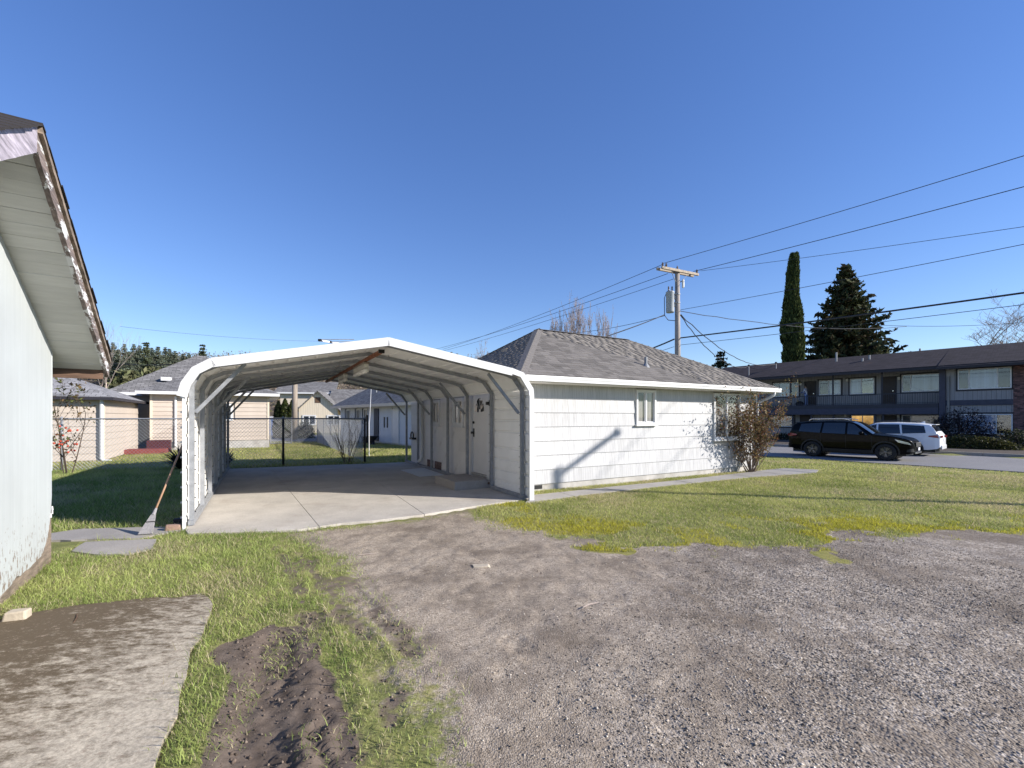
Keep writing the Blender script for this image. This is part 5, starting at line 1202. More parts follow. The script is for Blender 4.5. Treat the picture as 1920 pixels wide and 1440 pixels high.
    for x in (0.98, 0.06, -0.90):
        patch([(x,0.44),(x-0.012,0.44)], [(x-0.02,B(x)-0.03),(x-0.032,B(x)-0.03)], 0.004, 'door_seam', MT['black'], n=1, nz=6)
    for x in (-0.05, -0.98): patch([(x,0.93),(x-0.2,0.935)], [(x,0.96),(x-0.2,0.965)], 0.03, 'door_handle', paint, n=2, nz=1)
    for sd in (-1, 1):
        MB().lathe([(0.02,-0.10),(0.075,-0.07),(0.085,0.03),(0.06,0.09),(0.02,0.10)], 10, 'y', (0.62,sd*1.0,1.17)).build('mirror', paint if kind == 'black' else MT['paint_black'], root, smooth=True)
        MB().tube([(-1.45,sd*0.60,1.715),(-1.35,sd*0.60,1.785),(-0.1,sd*0.61,1.80),(0.15,sd*0.61,1.74)], 0.02, 6).build('roof_rail', MT['chrome'] if kind == 'black' else MT['cladding'], root)
        wheel_set = (c.FX, c.RX)
        for wx in wheel_set:
            w = bpy.data.objects.new('wheel', None); C.objects.link(w); w.parent = root; w.location = (wx, sd*0.79, c.TR); w.rotation_euler = (0, random.random(), 0 if sd == 1 else math.pi)
            R0 = c.TR; MB().lathe([(0.235,-0.10),(0.30,-0.105),(R0-0.012,-0.09),(R0,-0.05),(R0,0.05),(R0-0.012,0.09),(0.30,0.105),(0.235,0.10)], 28, 'y', cap=False).build('tyre', MT['rubber'], w, smooth=True)
            rim = MB().lathe([(0.24,-0.08),(0.24,0.07),(0.225,0.085),(0.215,0.05),(0.20,0.0)], 24, 'y', cap=False)
            for k in range(5):
                a = 2*math.pi*k/5
                for da in (-0.16, 0.16): rim.bar((0.05*math.cos(a),0.06,0.05*math.sin(a)), (0.22*math.cos(a+da),0.072,0.22*math.sin(a+da)), 0.03, 0.03, (0,1,0))
            rim.lathe([(0.055,0.03),(0.055,0.08),(0.03,0.085)], 12, 'y'); rim.build('rim', MT['rim_dark'] if kind == 'black' else MT['chrome'], w)
            MB().lathe([(0.21,-0.02),(0.21,0.0)], 20, 'y').build('brake_disc', MT['brake'], w)
    # front: grille, lamps, plate
    patch([(2.22,0.70),(1.84,0.80)], [(2.14,0.81),(1.72,0.93)], 0.012, 'headlight', MT['headlamp'], n=8)
    patch([(2.29,0.40),(2.08,0.40)], [(2.27,0.55),(2.10,0.50)], 0.010, 'fog_lamp_trim', MT['cladding'], n=4)
    MB().box((2.285,-0.46,0.60),(2.335,0.46,0.80)).build('grille', MT['cladding'], root, bevel=0.02)
    for z in (0.63,0.69,0.75): MB().box((2.336,-0.44,z-0.008),(2.345,0.44,z+0.008)).build('grille_bar', MT['chrome'], root)
    MB().box((2.29,-0.52,0.33),(2.345,0.52,0.41)).build('bumper_guard', MT['chrome'] if kind == 'black' else MT['cladding'], root, bevel=0.015); MB().box((2.336,-0.16,0.46),(2.352,0.16,0.58)).build('number_plate', MT['plate'], root)
    # rear
    patch([(-2.24,0.94),(-1.88,1.00)], [(-2.20,1.10),(-1.90,1.06)], 0.012, 'tail_light', MT['tail_red'], n=8)
    MB().box((-2.335,-0.70,0.96),(-2.285,-0.34,1.06)).build('tail_light', MT['tail_red'], root, bevel=0.015); MB().box((-2.335,0.34,0.96),(-2.285,0.70,1.06)).build('tail_light', MT['tail_red'], root, bevel=0.015)
    MB().box((-2.34,-0.62,0.36),(-2.27,0.62,0.58)).build('rear_bumper', MT['cladding'] if kind == 'black' else MT['chrome_soft'], root, bevel=0.03); MB().box((-2.325,-0.17,0.78),(-2.296,0.17,0.90)).build('number_plate', MT['plate'], root)
    MB().box((-2.10,-0.52,1.60),(-1.86,0.52,1.63)).build('spoiler', paint, root, bevel=0.012)
    MB().add([(-1.45,-0.03,1.70),(-1.45,0.03,1.70),(-1.62,0.02,1.79),(-1.62,-0.02,1.79),(-1.66,0,1.68)], [(0,1,2,3),(3,2,4),(0,3,4),(1,4,2)]).build('roof_fin', paint, root)
MT['rim_dark'] = simple('rim_dark', (0.14,0.14,0.15), 0.3, 0.1, metal=0.7); MT['brake'] = simple('brake', (0.10,0.10,0.10), 0.5, 0.1, metal=0.6); MT['chrome_soft'] = simple('chrome_soft', (0.45,0.46,0.48), 0.4, 0.1)
hd = math.atan2(TS.y, TS.x)
bc = thing('parked_car', 'black SUV with roof rails parked at the lawn side of the street', 'car', (15.06, 20.1, -0.234), hd)
build_suv(bc, MT['paint_black'], MT['car_glass'], 'black'); bc.scale = (0.98,0.97,0.95)
wc = thing('parked_car', 'white SUV seen from behind parked on the far side of the street', 'car', (18.35, 22.35, -0.234), hd + math.pi)
build_suv(wc, MT['paint_white'], MT['car_glass'], 'white'); wc.scale = (0.95,0.95,0.89)
# ------------------------------------------------------------------ utility pole and wires
PY = 23.5; pb = Vector((8.6, PY, 0)); up = thing('utility_pole', 'wooden utility pole with crossarm and grey transformer behind the house', 'utility pole', tuple(pb))
def PP(x, y, dY=0): return P(x, y, PY+dY)
MB().tube([pb+Vector((0,0,-0.3)), pb+Vector((0.02,0,4)), pb+Vector((0.0,0,P(1270,505,PY).z))], [0.165,0.15,0.115], 12).build('shaft', MT['pole_wood'], up, world=True, smooth=True)
tz = P(1270,505,PY).z
ax = (NS*0.93 + TS*0.2).normalized(); arm_c = pb + Vector((0,0,tz-0.12))
for s in (-1, 1): MB().bar(arm_c - ax*1.25 + TS*(0.14*s) , arm_c + ax*1.35 + TS*(0.14*s), 0.10, 0.12).build('crossarm', MT['arm_wood'], up, world=True)
for t in (-1.2,-0.95,1.25):
    c = arm_c + ax*t + TS*0.14; MB().lathe([(0.02,0.06),(0.05,0.10),(0.06,0.16),(0.035,0.19),(0.045,0.24),(0.01,0.26)], 8, 'z', c).build('insulator', MT['porcelain'], up, world=True)
MB().lathe([(0.03,0.0),(0.05,0.08),(0.02,0.18)], 8, 'z', Vector((pb.x,pb.y,tz))).build('insulator', MT['porcelain'], up, world=True)
for s in (-1, 1): MB().bar(arm_c + ax*(0.62*s) - Vector((0,0,0.06)) + TS*0.14, Vector((pb.x,pb.y,tz-0.85)), 0.03, 0.012).build('arm_brace', MT['galv'], up, world=True)
tc = PP(1256.5, 566)
tr = MB().lathe([(0.02,-0.58),(0.19,-0.56),(0.205,-0.5),(0.205,0.44),(0.22,0.46),(0.22,0.50),(0.17,0.55),(0.02,0.57)], 18, 'z', tc).build('transformer', MT['transformer'], up, world=True, smooth=True)
for dx in (-0.08, 0.10): MB().lathe([(0.03,0),(0.045,0.06),(0.03,0.12),(0.045,0.18),(0.02,0.26)], 8, 'z', tc+Vector((dx,0,0.55))).build('bushing', MT['porcelain'], up, world=True)
MB().box((tc.x+0.14,tc.y-0.08,tc.z-0.25),(pb.x-0.1,tc.y+0.08,tc.z-0.12)).box((tc.x+0.14,tc.y-0.08,tc.z+0.15),(pb.x-0.1,tc.y+0.08,tc.z+0.28)).build('bracket', MT['galv'], up, world=True)
MB().tube([tc+Vector((-0.22,0,0.4)), tc+Vector((-0.30,0,0.2)), tc+Vector((-0.29,0,-0.7)), tc+Vector((-0.1,0,-0.95)), tc+Vector((0.25,0,-0.98))], 0.018, 6).build('drop_lead', MT['wire'], up, world=True)
MB().lathe([(0.03,-0.25),(0.06,-0.2),(0.06,0.15),(0.03,0.2)], 8, 'z', PP(1281,531)).build('cutout_fuse', MT['lamp_plastic'], up, world=True); MB().tube([PP(1281,529), Vector((pb.x,pb.y,PP(1281,529).z+0.1))], 0.02, 6).build('fuse_arm', MT['galv'], up, world=True)
for z in (P(0,552,PY).z, P(0,568,PY).z): MB().lathe([(0.15,-0.04),(0.15,0.04)], 12, 'z', (pb.x,pb.y,z)).build('band', MT['galv'], up, world=True)
def wire(a, b, sag, r, label, grp='overhead wires', n=28, name='power_line', wob=0):
    a = Vector(a); b = Vector(b); rr = random.Random(int(abs(a.x*31+b.y*17)*10)); pts = []
    for i in range(n+1):
        t = i/n; p = a.lerp(b, t); p.z -= sag*4*t*(1-t)
        if wob and 0 < i < n: p += Vector((rr.uniform(-wob,wob), 0, rr.uniform(-wob,wob)))
        pts.append(p)
    o = MB().tube(pts, r, 5).build(name, MT['wire']); return tag(o, label, 'wire', grp)
def along(y_at_edge, s_end=40.0, base=None, z0=None, sag=0.35):
    "wire that leaves the pole along the street and crosses the right picture edge at the given height"
    o = base; r = 960/F; s = (o.y*r - o.x)/(TS.x - TS.y*r); Y = o.y + TS.y*s; z = CAMH + (HOR-y_at_edge)/F*Y
    # solve end height so that the sagging span passes through (s, z)
    t = s/s_end; ze = (z + sag*4*t*(1-t) - o.z*(1-t))/t; e = Vector((o.x+TS.x*s_end, o.y+TS.y*s_end, ze)); return e
offp = pb + TS*40.0
for (px, py, ye, r, sag, lab) in ((1243,494,292,0.016,0.25,'uppermost power line from the left crossarm end to the right'),
        (1300,509,350,0.018,0.3,'second power line from the right crossarm end to the right'),(1313,508,425,0.012,0.35,'thin third line below the crossarm end going right'),
        (1276,581,458,0.014,0.3,'neutral line running right just below the transformer'),(1273,634,549,0.042,0.25,'thick black cable bundle running right from the pole'),
        (1274,647,571,0.014,0.2,'thin line directly below the thick cable bundle')):
    a = PP(px, py); wire(a, along(ye, 40.0, a, sag=sag*1.6), sag*1.6, r*0.8, lab)
fp0 = thing('utility_pole', 'roadside wooden utility pole that carries the lines on the right', 'utility pole', (offp.x, offp.y, -0.1))
MB().tube([(0,0,-0.3),(0,0,10.6)], [0.17,0.12], 10).build('shaft', MT['pole_wood'], fp0); MB().bar(Vector((0,0,10.2))-ax*1.3, Vector((0,0,10.2))+ax*1.3, 0.1, 0.12).build('crossarm', MT['arm_wood'], fp0)
for (x0,y0,x1,y1,dY,r,lab) in ((1240,497,830,655,30,0.014,'upper left line from the crossarm towards the hill'),(1252,513,815,655,30,0.014,'second left line from the crossarm towards the hill'),
        (1263,523,790,668,30,0.012,'third left line fading towards the hill'),(1246,592,1040,625,14,0.014,'low left line passing behind the roof ridge')):
    wire(PP(x0,y0), P(x1,y1,PY+dY), 0.25, r, lab)
wire(PP(1246,590), Vector((*HW(4.6,3.6), 3.9)), 0.05, 0.022, 'service drop wire from transformer down to the roof ridge')
wire(PP(1264,636), P(1120,675,PY+8), 0.25, 0.04, 'thick black cable bundle running left behind the roof')
wire(PP(1264,650), P(1100,690,PY+8), 0.15, 0.012, 'thin line under the left cable bundle')
wire(PP(1274,583), P(1700,612,38), 0.5, 0.018, 'slack line drooping from the pole past the tall cypress', wob=0.02); wire(P(1640,609,38), P(1990,598,34), 0.3, 0.016, 'nearly level line crossing in front of the right bare tree')
for k, (x1,y1) in enumerate(((wh[0].x,0),(wh[1].x,0))):
    wire(PP(1275+k*2,590), wh[k], 1.0, 0.024, ('steeper','flatter')[k]+' service drop from the pole to the apartment roof mast', wob=0.03)
wire(wh[0], wh[1], 0.35, 0.03, 'slack cable hanging between the two apartment roof masts', wob=0.02)
wire(P(225,612,40), P(620,640,52), 0.3, 0.012, 'thin line crossing the sky above the carport left eave'); wire(P(200,681,45), P(330,684,45), 0.1, 0.04, 'dark cable low over the beige roof', wob=0.02)
# street light pole beyond the right edge: its shadow lies on the lawn and the white wall
k = 14.5; wpt = Vector((*HW(1.05, 0), 0)); lpz = 0.45 + math.tan(ELEV)*k; lpos = wpt - SHD*k
sl = thing('street_light_pole', 'wooden street light pole with a long arm beyond the right edge', 'street light', (lpos.x, lpos.y, -0.02))
MB().tube([(0,0,-0.3),(0,0,lpz)], [0.11,0.09], 12).build('shaft', MT['pole_wood'], sl)
hx = Vector((math.cos(HR), math.sin(HR), 0)); hy = Vector((-math.sin(HR), math.cos(HR), 0)); armd = hx*0.25 + hy*0.97
arm_e = armd*1.3 + Vector((0,0,lpz-0.12)); MB().tube([Vector((0,0,lpz-0.15)), arm_e], 0.065, 8).build('arm', MT['galv'], sl)
MB().lathe([(0.03,-0.16),(0.075,-0.1),(0.075,0.1),(0.04,0.16)], 10, 'x', (0,0,0)).build('lamp_head', MT['galv'], sl).location = arm_e
# ------------------------------------------------------------------ trees and shrubs
def leafquads(rs, pts, size, nrm=None, col=None, jit=0.25):
    "small diamond leaves around points (numpy)"
    n = len(pts); a = rs.normal(size=(n,3)); a /= np.linalg.norm(a, axis=1, keepdims=True)+1e-9; b = np.cross(a, rs.normal(size=(n,3))); b /= np.linalg.norm(b, axis=1, keepdims=True)+1e-9
    s = size*(1+jit*rs.randn(n,1)); V = np.stack([pts - a*s, pts + b*s*0.45, pts + a*s, pts - b*s*0.45], 1).reshape(-1,3); T = np.arange(4*n).reshape(n,4)
    return V, T, np.repeat(col, 4, 0)
def shades(rs, n, pal, var=0.25):
    pal = np.array(pal); c = pal[rs.randint(0, len(pal), n)]; return np.clip(c*(1+var*rs.randn(n,1)), 0.002, 1)
def branch_tree(m, p, d, L, r, depth, rng, spread=0.5, kids=3, up=0.15, tips=None, segs=3, minr=0.004, shrink=0.68):
    pts = [p.copy()]; rad = [r]; q = p.copy(); dd = d.copy()
    for i in range(segs):
        dd = (dd + Vector((rng.uniform(-1,1),rng.uniform(-1,1),rng.uniform(-0.5,1)))*0.13 + Vector((0,0,up*0.3))).normalized(); q = q + dd*(L/segs); pts.append(q.copy()); rad.append(max(minr, r*(1-0.45*(i+1)/segs)))
    m.tube(pts, rad, 5 if r > 0.03 else 3, cap=False)
    if depth == 0:
        if tips is not None: tips.append(pts)
        return
    for k in range(kids):
        i = rng.randint(1, segs); a = rng.uniform(0, 2*math.pi); ax = Vector((math.cos(a), math.sin(a), rng.uniform(0,0.6)+up)); nd = (dd*(1-spread) + ax*spread).normalized()
        branch_tree(m, pts[i], nd, L*shrink*rng.uniform(0.75,1.15), rad[i]*0.62, depth-1, rng, spread, kids, up, tips, segs, minr, shrink)
def bare_tree(name, label, base, H, seed, mat, spread=0.45, kids=4, depth=4, r=0.14, trunk=0.35, buds=None, up=0.25, group=None, minr=0.006):
    rng = random.Random(seed); t = thing(name, label, 'tree', tuple(base), 0, group); m = MB()
    m.tube([(0,0,-0.3),(0.03,0,H*trunk)], [r*1.3, r], 8); m.build('trunk', mat, t)
    m = MB(); tips = []
    for k in range(5): a = k*1.256+rng.random(); branch_tree(m, Vector((0.03,0,H*trunk*rng.uniform(0.7,1.0))), Vector((math.cos(a)*spread,math.sin(a)*spread,1)).normalized(), H*0.27, r*0.6, depth, rng, spread, kids, up, tips, 3, minr)
    m.build('crown', mat, t)
    if buds:
        rs = np.random.RandomState(seed); pts = np.array([p for tp in tips for p in tp[1:]]); pts = np.repeat(pts, buds[1], 0) + rs.randn(len(pts)*buds[1],3)*buds[2]
        V, T, c = leafquads(rs, pts, buds[3], col=shades(rs, len(pts), buds[0])); o = fast('buds', V, T, MT['leaf'], t, c)
    return t
def conifer(name, label, base, H, W, seed, pal, levels=34, per=9, needle=0.30, dens=14, group=None, shape=1.0, start=0.05, droop=-0.12, lean=0.0):
    rs = np.random.RandomState(seed); t = thing(name, label, 'tree', tuple(base), 0, group)
    m = MB().tube([(0,0,-0.3),(0,0,H*0.5),(lean,0,H*0.98)], [W*0.07, W*0.045, 0.02], 8); tm = m.build('trunk', MT['bark'], t)
    pts = []; bm = MB()
    for lv in range(levels):
        f = start + (1-start)*(lv+rs.rand()*0.8)/levels; z = H*f; R_ = W*((1-f)**shape)*(0.75+0.45*rs.rand()) + 0.12
        for k in range(per):
            a = 2*math.pi*(k+rs.rand())/per; Lb = R_*(0.6+0.5*rs.rand()); nseg = max(3, int(Lb/ (needle*0.55))); ex = lean*f
            tip_up = 0.10*Lb
            tt = np.linspace(0.12, 1, nseg); bx = np.cos(a)*Lb*tt; by = np.sin(a)*Lb*tt; bz = z + droop*Lb*tt + 0.22*Lb*tt**2*(1 if droop < 0 else 0)
            base_p = np.stack([bx+ex, by, bz], 1)
            for q in range(nseg):
                w = needle*(0.9 if tt[q] < 0.9 else 0.5)*(1.2-0.6*tt[q]); k2 = max(2, int(dens*(0.6+0.4*rs.rand())/3)); off = rs.randn(k2,3)*np.array([w,w,w*0.30])*0.6; pts.append(base_p[q]+off)
            if Lb > 0.8: bm.tube([(ex,0,z),(np.cos(a)*Lb*0.6+ex,np.sin(a)*Lb*0.6,z+droop*Lb*0.6+0.08*Lb)], [0.05*W/4, 0.015], 3, cap=False)
    bm.build('branches', MT['bark'], t)
    pts = np.concatenate(pts); V, T, c = leafquads(rs, pts, needle*0.75, col=shades(rs, len(pts), pal, 0.3)); V[:,2] = V[:,2]; fast('crown', V, T, MT['needle'], t, c); return t
DG = [(0.032,0.045,0.024),(0.048,0.060,0.030),(0.075,0.078,0.036),(0.07,0.052,0.03)]
Yr = 50.0; b = P(1586,800,Yr); conifer('conifer_tree', 'broad dark redwood rising behind the apartment roof', (b.x,b.y,-0.2), P(1586,500,Yr).z+0.2, 8.2, 4, DG, 46, 12, 0.40, 14, shape=0.9, start=0.1)
b = P(1535,800,53); conifer('conifer_tree', 'ragged dark conifer squeezed between cypress and redwood', (b.x,b.y,-0.2), P(1535,600,53).z, 4.2, 5, DG, 30, 8, 0.38, 9, shape=0.8)
b = P(1650,800,52); conifer('conifer_tree', 'low dark conifer tips above the apartment roof right of redwood', (b.x,b.y,-0.2), P(1650,655,52).z, 4.5, 15, DG, 20, 8, 0.38, 9, shape=0.6)
b = P(1351,800,52); conifer('conifer_tree', 'small pointed conifer behind the white house roof end', (b.x,b.y,-0.2), P(1351,657,52).z, 2.6, 6, DG, 30, 8, 0.28, 12, shape=0.8)
# cypress column
def cypress():
    rs = np.random.RandomState(9); Y = 47.0; b = P(1487,800,Y); H = P(1487,477,Y).z+0.2; t = thing('cypress_tree', 'tall narrow column cypress with bent tip behind the apartments', 'tree', (b.x,b.y,-0.2))
    MB().tube([(0,0,-0.3),(0,0,H*0.9)], [0.2,0.05], 8).build('trunk', MT['bark'], t); n = 26000; f = rs.rand(n)**0.9
    w = np.interp(f, [0,0.35,0.5,0.66,0.8,0.92,1.0], [1.0,1.0,1.08,0.92,0.62,0.52,0.30])*(0.86+0.28*fbm(f*30, np.zeros(n), 1, 4)); a = rs.rand(n)*6.283; cx = np.interp(f, [0,0.5,0.75,0.9,1.0], [0.0,0.05,-0.15,0.0,0.12]); r = w*np.sqrt(rs.uniform(0.35,1,n))*(0.82+0.3*vnoise(a*1.5, f*22, 1, 2))
    pts = np.stack([cx+np.cos(a)*r, np.sin(a)*r, f*H], 1); a_ = np.stack([np.cos(a)*0.3, np.sin(a)*0.3, np.ones(n)], 1)+rs.randn(n,3)*0.25; a_ /= np.linalg.norm(a_,axis=1,keepdims=True); b_ = np.cross(a_, rs.randn(n,3)); b_ /= np.linalg.norm(b_,axis=1,keepdims=True); s = 0.20*(0.7+0.6*rs.rand(n,1))
    V = np.stack([pts-a_*s, pts+b_*s*0.4, pts+a_*s*1.2, pts-b_*s*0.4],1).reshape(-1,3); fast('crown', V, np.arange(4*n).reshape(n,4), MT['needle'], t, np.repeat(shades(rs, n, [(0.035,0.052,0.020),(0.06,0.08,0.028),(0.10,0.12,0.04)], 0.3),4,0))
cypress()
# arborvitae by the lane
for k, (px, yt, w, sh_) in enumerate(((522,752,0.42,'leftmost darkest'),(533,748,0.5,'middle'),(545,750,0.42,'rightmost'))):
    rs = np.random.RandomState(20+k); Y = 33.5; b = P(px,800,Y); H = P(px,yt,Y).z; t = thing('arborvitae', sh_+' of the three cone shaped evergreens by the lane', 'tree', (b.x,b.y+0.1*k,0), 0, 'evergreen cones by the lane')
    MB().tube([(0,0,-0.1),(0,0,H*0.8)], [0.07,0.02], 6).build('trunk', MT['bark'], t); n = 3500; f = rs.rand(n)**1.2; a = rs.rand(n)*6.283; r = w*np.interp(f,[0,0.25,0.8,1],[0.8,1,0.6,0.05])*np.sqrt(rs.uniform(0.4,1,n)); pts = np.stack([np.cos(a)*r,np.sin(a)*r,f*H],1)
    V,T,c = leafquads(rs, pts, 0.08, col=shades(rs,n,[(0.03,0.045,0.014),(0.06,0.07,0.02)] if k else [(0.015,0.022,0.01)],0.3)); fast('crown', V, T, MT['needle'], t, c)
# bare trees on the skyline
BUD = [(0.34,0.21,0.16),(0.40,0.28,0.2),(0.28,0.2,0.16)]
for (px, py, Y, lab, sd, r) in ((1083,566,46,'tall bare birch with reddish buds behind the white roof',3,0.10),(1130,602,48,'smaller bare tree right of the birch',4,0.06),(1048,600,47,'thin bare sapling left of the birch',5,0.05)):
    b = P(px,800,Y); bare_tree('bare_tree', lab, (b.x,b.y,0), P(px,py,Y).z*1.08, sd, MT['pale_twig'], 0.22, 4, 3, r, 0.45, (BUD,1,0.10,0.05), 0.55, 'bare trees behind the roof', minr=0.012)
b = P(895,800,50); bare_tree('bare_tree', 'small bare tree top left of the white roof', (b.x,b.y,0), P(895,645,50).z*0.9, 8, MT['pale_twig'], 0.3, 4, 3, 0.06, 0.5, (BUD,1,0.1,0.06), 0.4, None, minr=0.012)
b = P(198,800,34); bare_tree('bare_tree', 'fine bare twigs beside the shed eave', (b.x,b.y,0), P(198,592,34).z*0.9, 11, MT['pale_twig'], 0.4, 4, 3, 0.05, 0.5, None, 0.3, minr=0.004)
b = P(1902,800,40); bare_tree('weeping_tree', 'bare weeping tree above the apartment roof at the right edge', (b.x,b.y,0), P(1902,560,40).z*1.0, 12, MT['twig'], 0.6, 4, 4, 0.16, 0.45, None, 0.05, minr=0.008)
# vase shaped bush at the house corner
def vase_bush(name, label, base, H, W, stems, seed, stemmat, pal=None, nleaf=0, leaf=0.03, depth=2, fl=0.35, cat='bush', kids=3):
    rng = random.Random(seed); rs = np.random.RandomState(seed); t = thing(name, label, cat, tuple(base)); m = MB(); tips = []
    for k in range(stems):
        a = rng.uniform(0, 6.283); sp = W*rng.uniform(0.15,1.0)/H; d = Vector((math.cos(a)*sp, math.sin(a)*sp, 1)).normalized(); o = Vector((math.cos(a),math.sin(a),0))*rng.uniform(0,0.12)
        branch_tree(m, o, d, H*rng.uniform(0.45,0.72), 0.010*H/2+0.003, depth, rng, fl, kids, 0.25, tips, 4, 0.0025, 0.55)
    m.build('stems', stemmat, t)
    if nleaf:
        pts = np.array([p for tp in tips for p in tp]); pts = pts[rs.randint(0,len(pts),nleaf)] + rs.randn(nleaf,3)*0.075; pts[:,2] = np.abs(pts[:,2]); V,T,c = leafquads(rs, pts, leaf, col=shades(rs,nleaf,pal,0.3)); fast('foliage', V, T, MT['leaf'], t, c)
    return t
bb = G(1408,886); vase_bush('corner_bush', 'reddish brown leafy bush at the right corner of the white house', (*bb,0), 2.2, 1.65, 22, 31, MT['bush_stem'], [(0.13,0.06,0.035),(0.17,0.10,0.05),(0.10,0.09,0.03),(0.20,0.14,0.06)], 5600, 0.036, 2, 0.45)
bb = G(652,869); vase_bush('bare_shrub', 'leafless grey shrub growing through the chain link fence', (*bb,0), 1.6, 0.9, 12, 33, MT['bush_stem'], None, 0)
bb = G(128,890); rh = vase_bush('rose_bush', 'thin rose bush with red hips beside the shed corner', (*bb,0), 2.7, 0.75, 4, 35, MT['bush_stem'], [(0.10,0.11,0.03),(0.16,0.10,0.04),(0.08,0.06,0.03)], 320, 0.05, 2, 0.5)
hp = MB(); rng = random.Random(4)
for k in range(34):
    c = Vector((rng.gauss(-0.15,0.22), rng.gauss(0,0.22), rng.uniform(0.6,1.35))); hp.lathe([(0.006,-0.028),(0.028,-0.01),(0.028,0.012),(0.008,0.028)], 6, 'z', c)
o = hp.build('rose_hips', MT['red_berry'], rh); o['kind'] = 'stuff'
def spiky(name, label, base, H, n, seed, pal):
    rs = np.random.RandomState(seed); t = thing(name, label, 'plant', tuple(base)); V = []; T = []; cc = []
    for i in range(n):
        a = rs.rand()*6.283; L = H*(0.6+0.5*rs.rand()); sp = rs.uniform(0.2,0.9); w = 0.03; p0 = np.array([np.cos(a)*0.05,np.sin(a)*0.05,rs.rand()*H*0.35]); d = np.array([np.cos(a)*sp,np.sin(a)*sp,1-sp*0.5]); d /= np.linalg.norm(d); s = np.array([-np.sin(a),np.cos(a),0])*w
        q1 = p0+d*L*0.5; q2 = p0+d*L+np.array([np.cos(a),np.sin(a),-1])*L*0.12; k = len(V)*5; V.append([p0-s*0.5,p0+s*0.5,q1+s,q1-s,q2]); T += [(k,k+1,k+2),(k,k+2,k+3),(k+3,k+2,k+4)]; cc += [shades(rs,1,pal)[0]]*5
    fast('leaves', np.array(V).reshape(-1,3), np.array(T), MT['leaf'], t, np.array(cc)); return t
spiky('dark_plant', 'dark spiky leafed plant at the outside of the carport left wall', (*G(338,882),0), 0.72, 80, 41, [(0.012,0.02,0.012),(0.02,0.03,0.014)])
spiky('dark_plant', 'small dark plant at the far left end of the carport', (*G(424,874),0), 0.5, 40, 42, [(0.012,0.02,0.012),(0.03,0.035,0.014)])
# shrubs before the apartments
def mound(name, label, base, rx, ry, H, n, seed, pal, leaf, flat=0.6, stems=True, cat='shrub', group=None):
    rs = np.random.RandomState(seed); t = thing(name, label, cat, tuple(base), hd, group); u = rs.randn(n,3); u[:,2] = np.abs(u[:,2]); u /= np.linalg.norm(u,axis=1,keepdims=True); rr = rs.uniform(0.62,1.03,n)[:,None]*(0.85+0.3*vnoise(u[:,0]*3+5,u[:,1]*3+u[:,2]*2,1.2,seed%7))[:,None]
    pts = u*rr*np.array([rx,ry,H]); V,T,c = leafquads(rs, pts, leaf, col=shades(rs,n,pal,0.3)); fast('foliage', V, T, MT['leaf'], t, c)
    m = MB(); rng = random.Random(seed)
    for k in range(9): a = rng.uniform(0,6.28); m.tube([(0,0,-0.1),(math.cos(a)*rx*0.35,math.sin(a)*ry*0.35,H*0.45),(math.cos(a)*rx*0.7,math.sin(a)*ry*0.7,H*0.8)], [0.04,0.025,0.008], 4, cap=False)
    m.build('stems', MT['bush_stem'], t); return t
def bed(px, py, Y): v = P(px,py,Y); return (v.x, v.y, -0.1)
mound('round_shrub', 'large dark rounded shrub with bare twigs before the lower apartment windows', bed(1796,830,27.0), 1.7, 1.1, 2.1, 5200, 51, [(0.025,0.02,0.025),(0.04,0.025,0.03),(0.02,0.022,0.018)], 0.055)
mound('clipped_hedge', 'clipped low hedge with yellow green top before the apartments', bed(1822,838,23.6), 1.75, 0.75, 0.72, 7000, 52, [(0.03,0.035,0.012),(0.05,0.055,0.016),(0.09,0.085,0.02)], 0.045)
mound('low_shrub', 'dark spreading shrub at the right edge before the brick pier', bed(1912,838,23.0), 1.2, 0.8, 0.95, 3000, 53, [(0.02,0.026,0.012),(0.035,0.04,0.016)], 0.05)
mound('low_shrub', 'small dark shrub behind the black car rear', bed(1470,828,33.0), 1.0, 0.7, 0.5, 1500, 54, [(0.02,0.025,0.012)], 0.05)
mound('garden_bush', 'green bush behind the lane pole', (*P(572,815,33)[:2],0), 0.8, 0.7, 1.25, 2000, 55, [(0.035,0.05,0.02),(0.06,0.075,0.03)], 0.06)
# hill with wood
hx_ = np.linspace(-330, 60, 80); hy_ = np.linspace(150, 420, 24); HX, HY = np.meshgrid(hx_, hy_)
def hillz(x, y): return (sstep(150, 330, y)*(sstep(40, -60, x)*26 + sstep(-60,-190,x)*15)*(0.85+0.3*fbm(x,y,0.02,3,3)) - 0.5)
HZ = hillz(HX, HY); ii = np.arange(HX.size).reshape(HX.shape); hill = fast('hill', np.stack([HX.ravel(),HY.ravel(),HZ.ravel()],1), np.stack([ii[:-1,:-1].ravel(),ii[:-1,1:].ravel(),ii[1:,1:].ravel(),ii[1:,:-1].ravel()],1), MT['hill'], None, None, True); tag(hill, 'wooded hillside behind the neighbouring houses', None, None, 'structure')
rs = np.random.RandomState(77); n = 9000; x = rs.uniform(-320,50,n); y = rs.uniform(165,330,n); z = hillz(x,y); hh = rs.uniform(4,9,n); V = []; w = rs.uniform(0.5,1.6,n)
dx = rs.randn(n)*1.5; V = np.stack([np.stack([x-0.12,y,z],1), np.stack([x+0.12,y,z],1), np.stack([x+dx,y+rs.randn(n),z+hh],1)],1)
m2 = 60000; bx = rs.randint(0,n,m2); pz = rs.uniform(0.3,1,m2); px_ = x[bx]+dx[bx]*pz+rs.randn(m2)*1.3; py_ = y[bx]+rs.randn(m2)*1.3; pzz = z[bx]+hh[bx]*pz
V2,T2,c2 = leafquads(rs, np.stack([px_,py_,pzz],1), 0.55, col=shades(rs,m2,[(0.20,0.155,0.125),(0.26,0.20,0.15),(0.15,0.13,0.10),(0.16,0.15,0.07)],0.25))
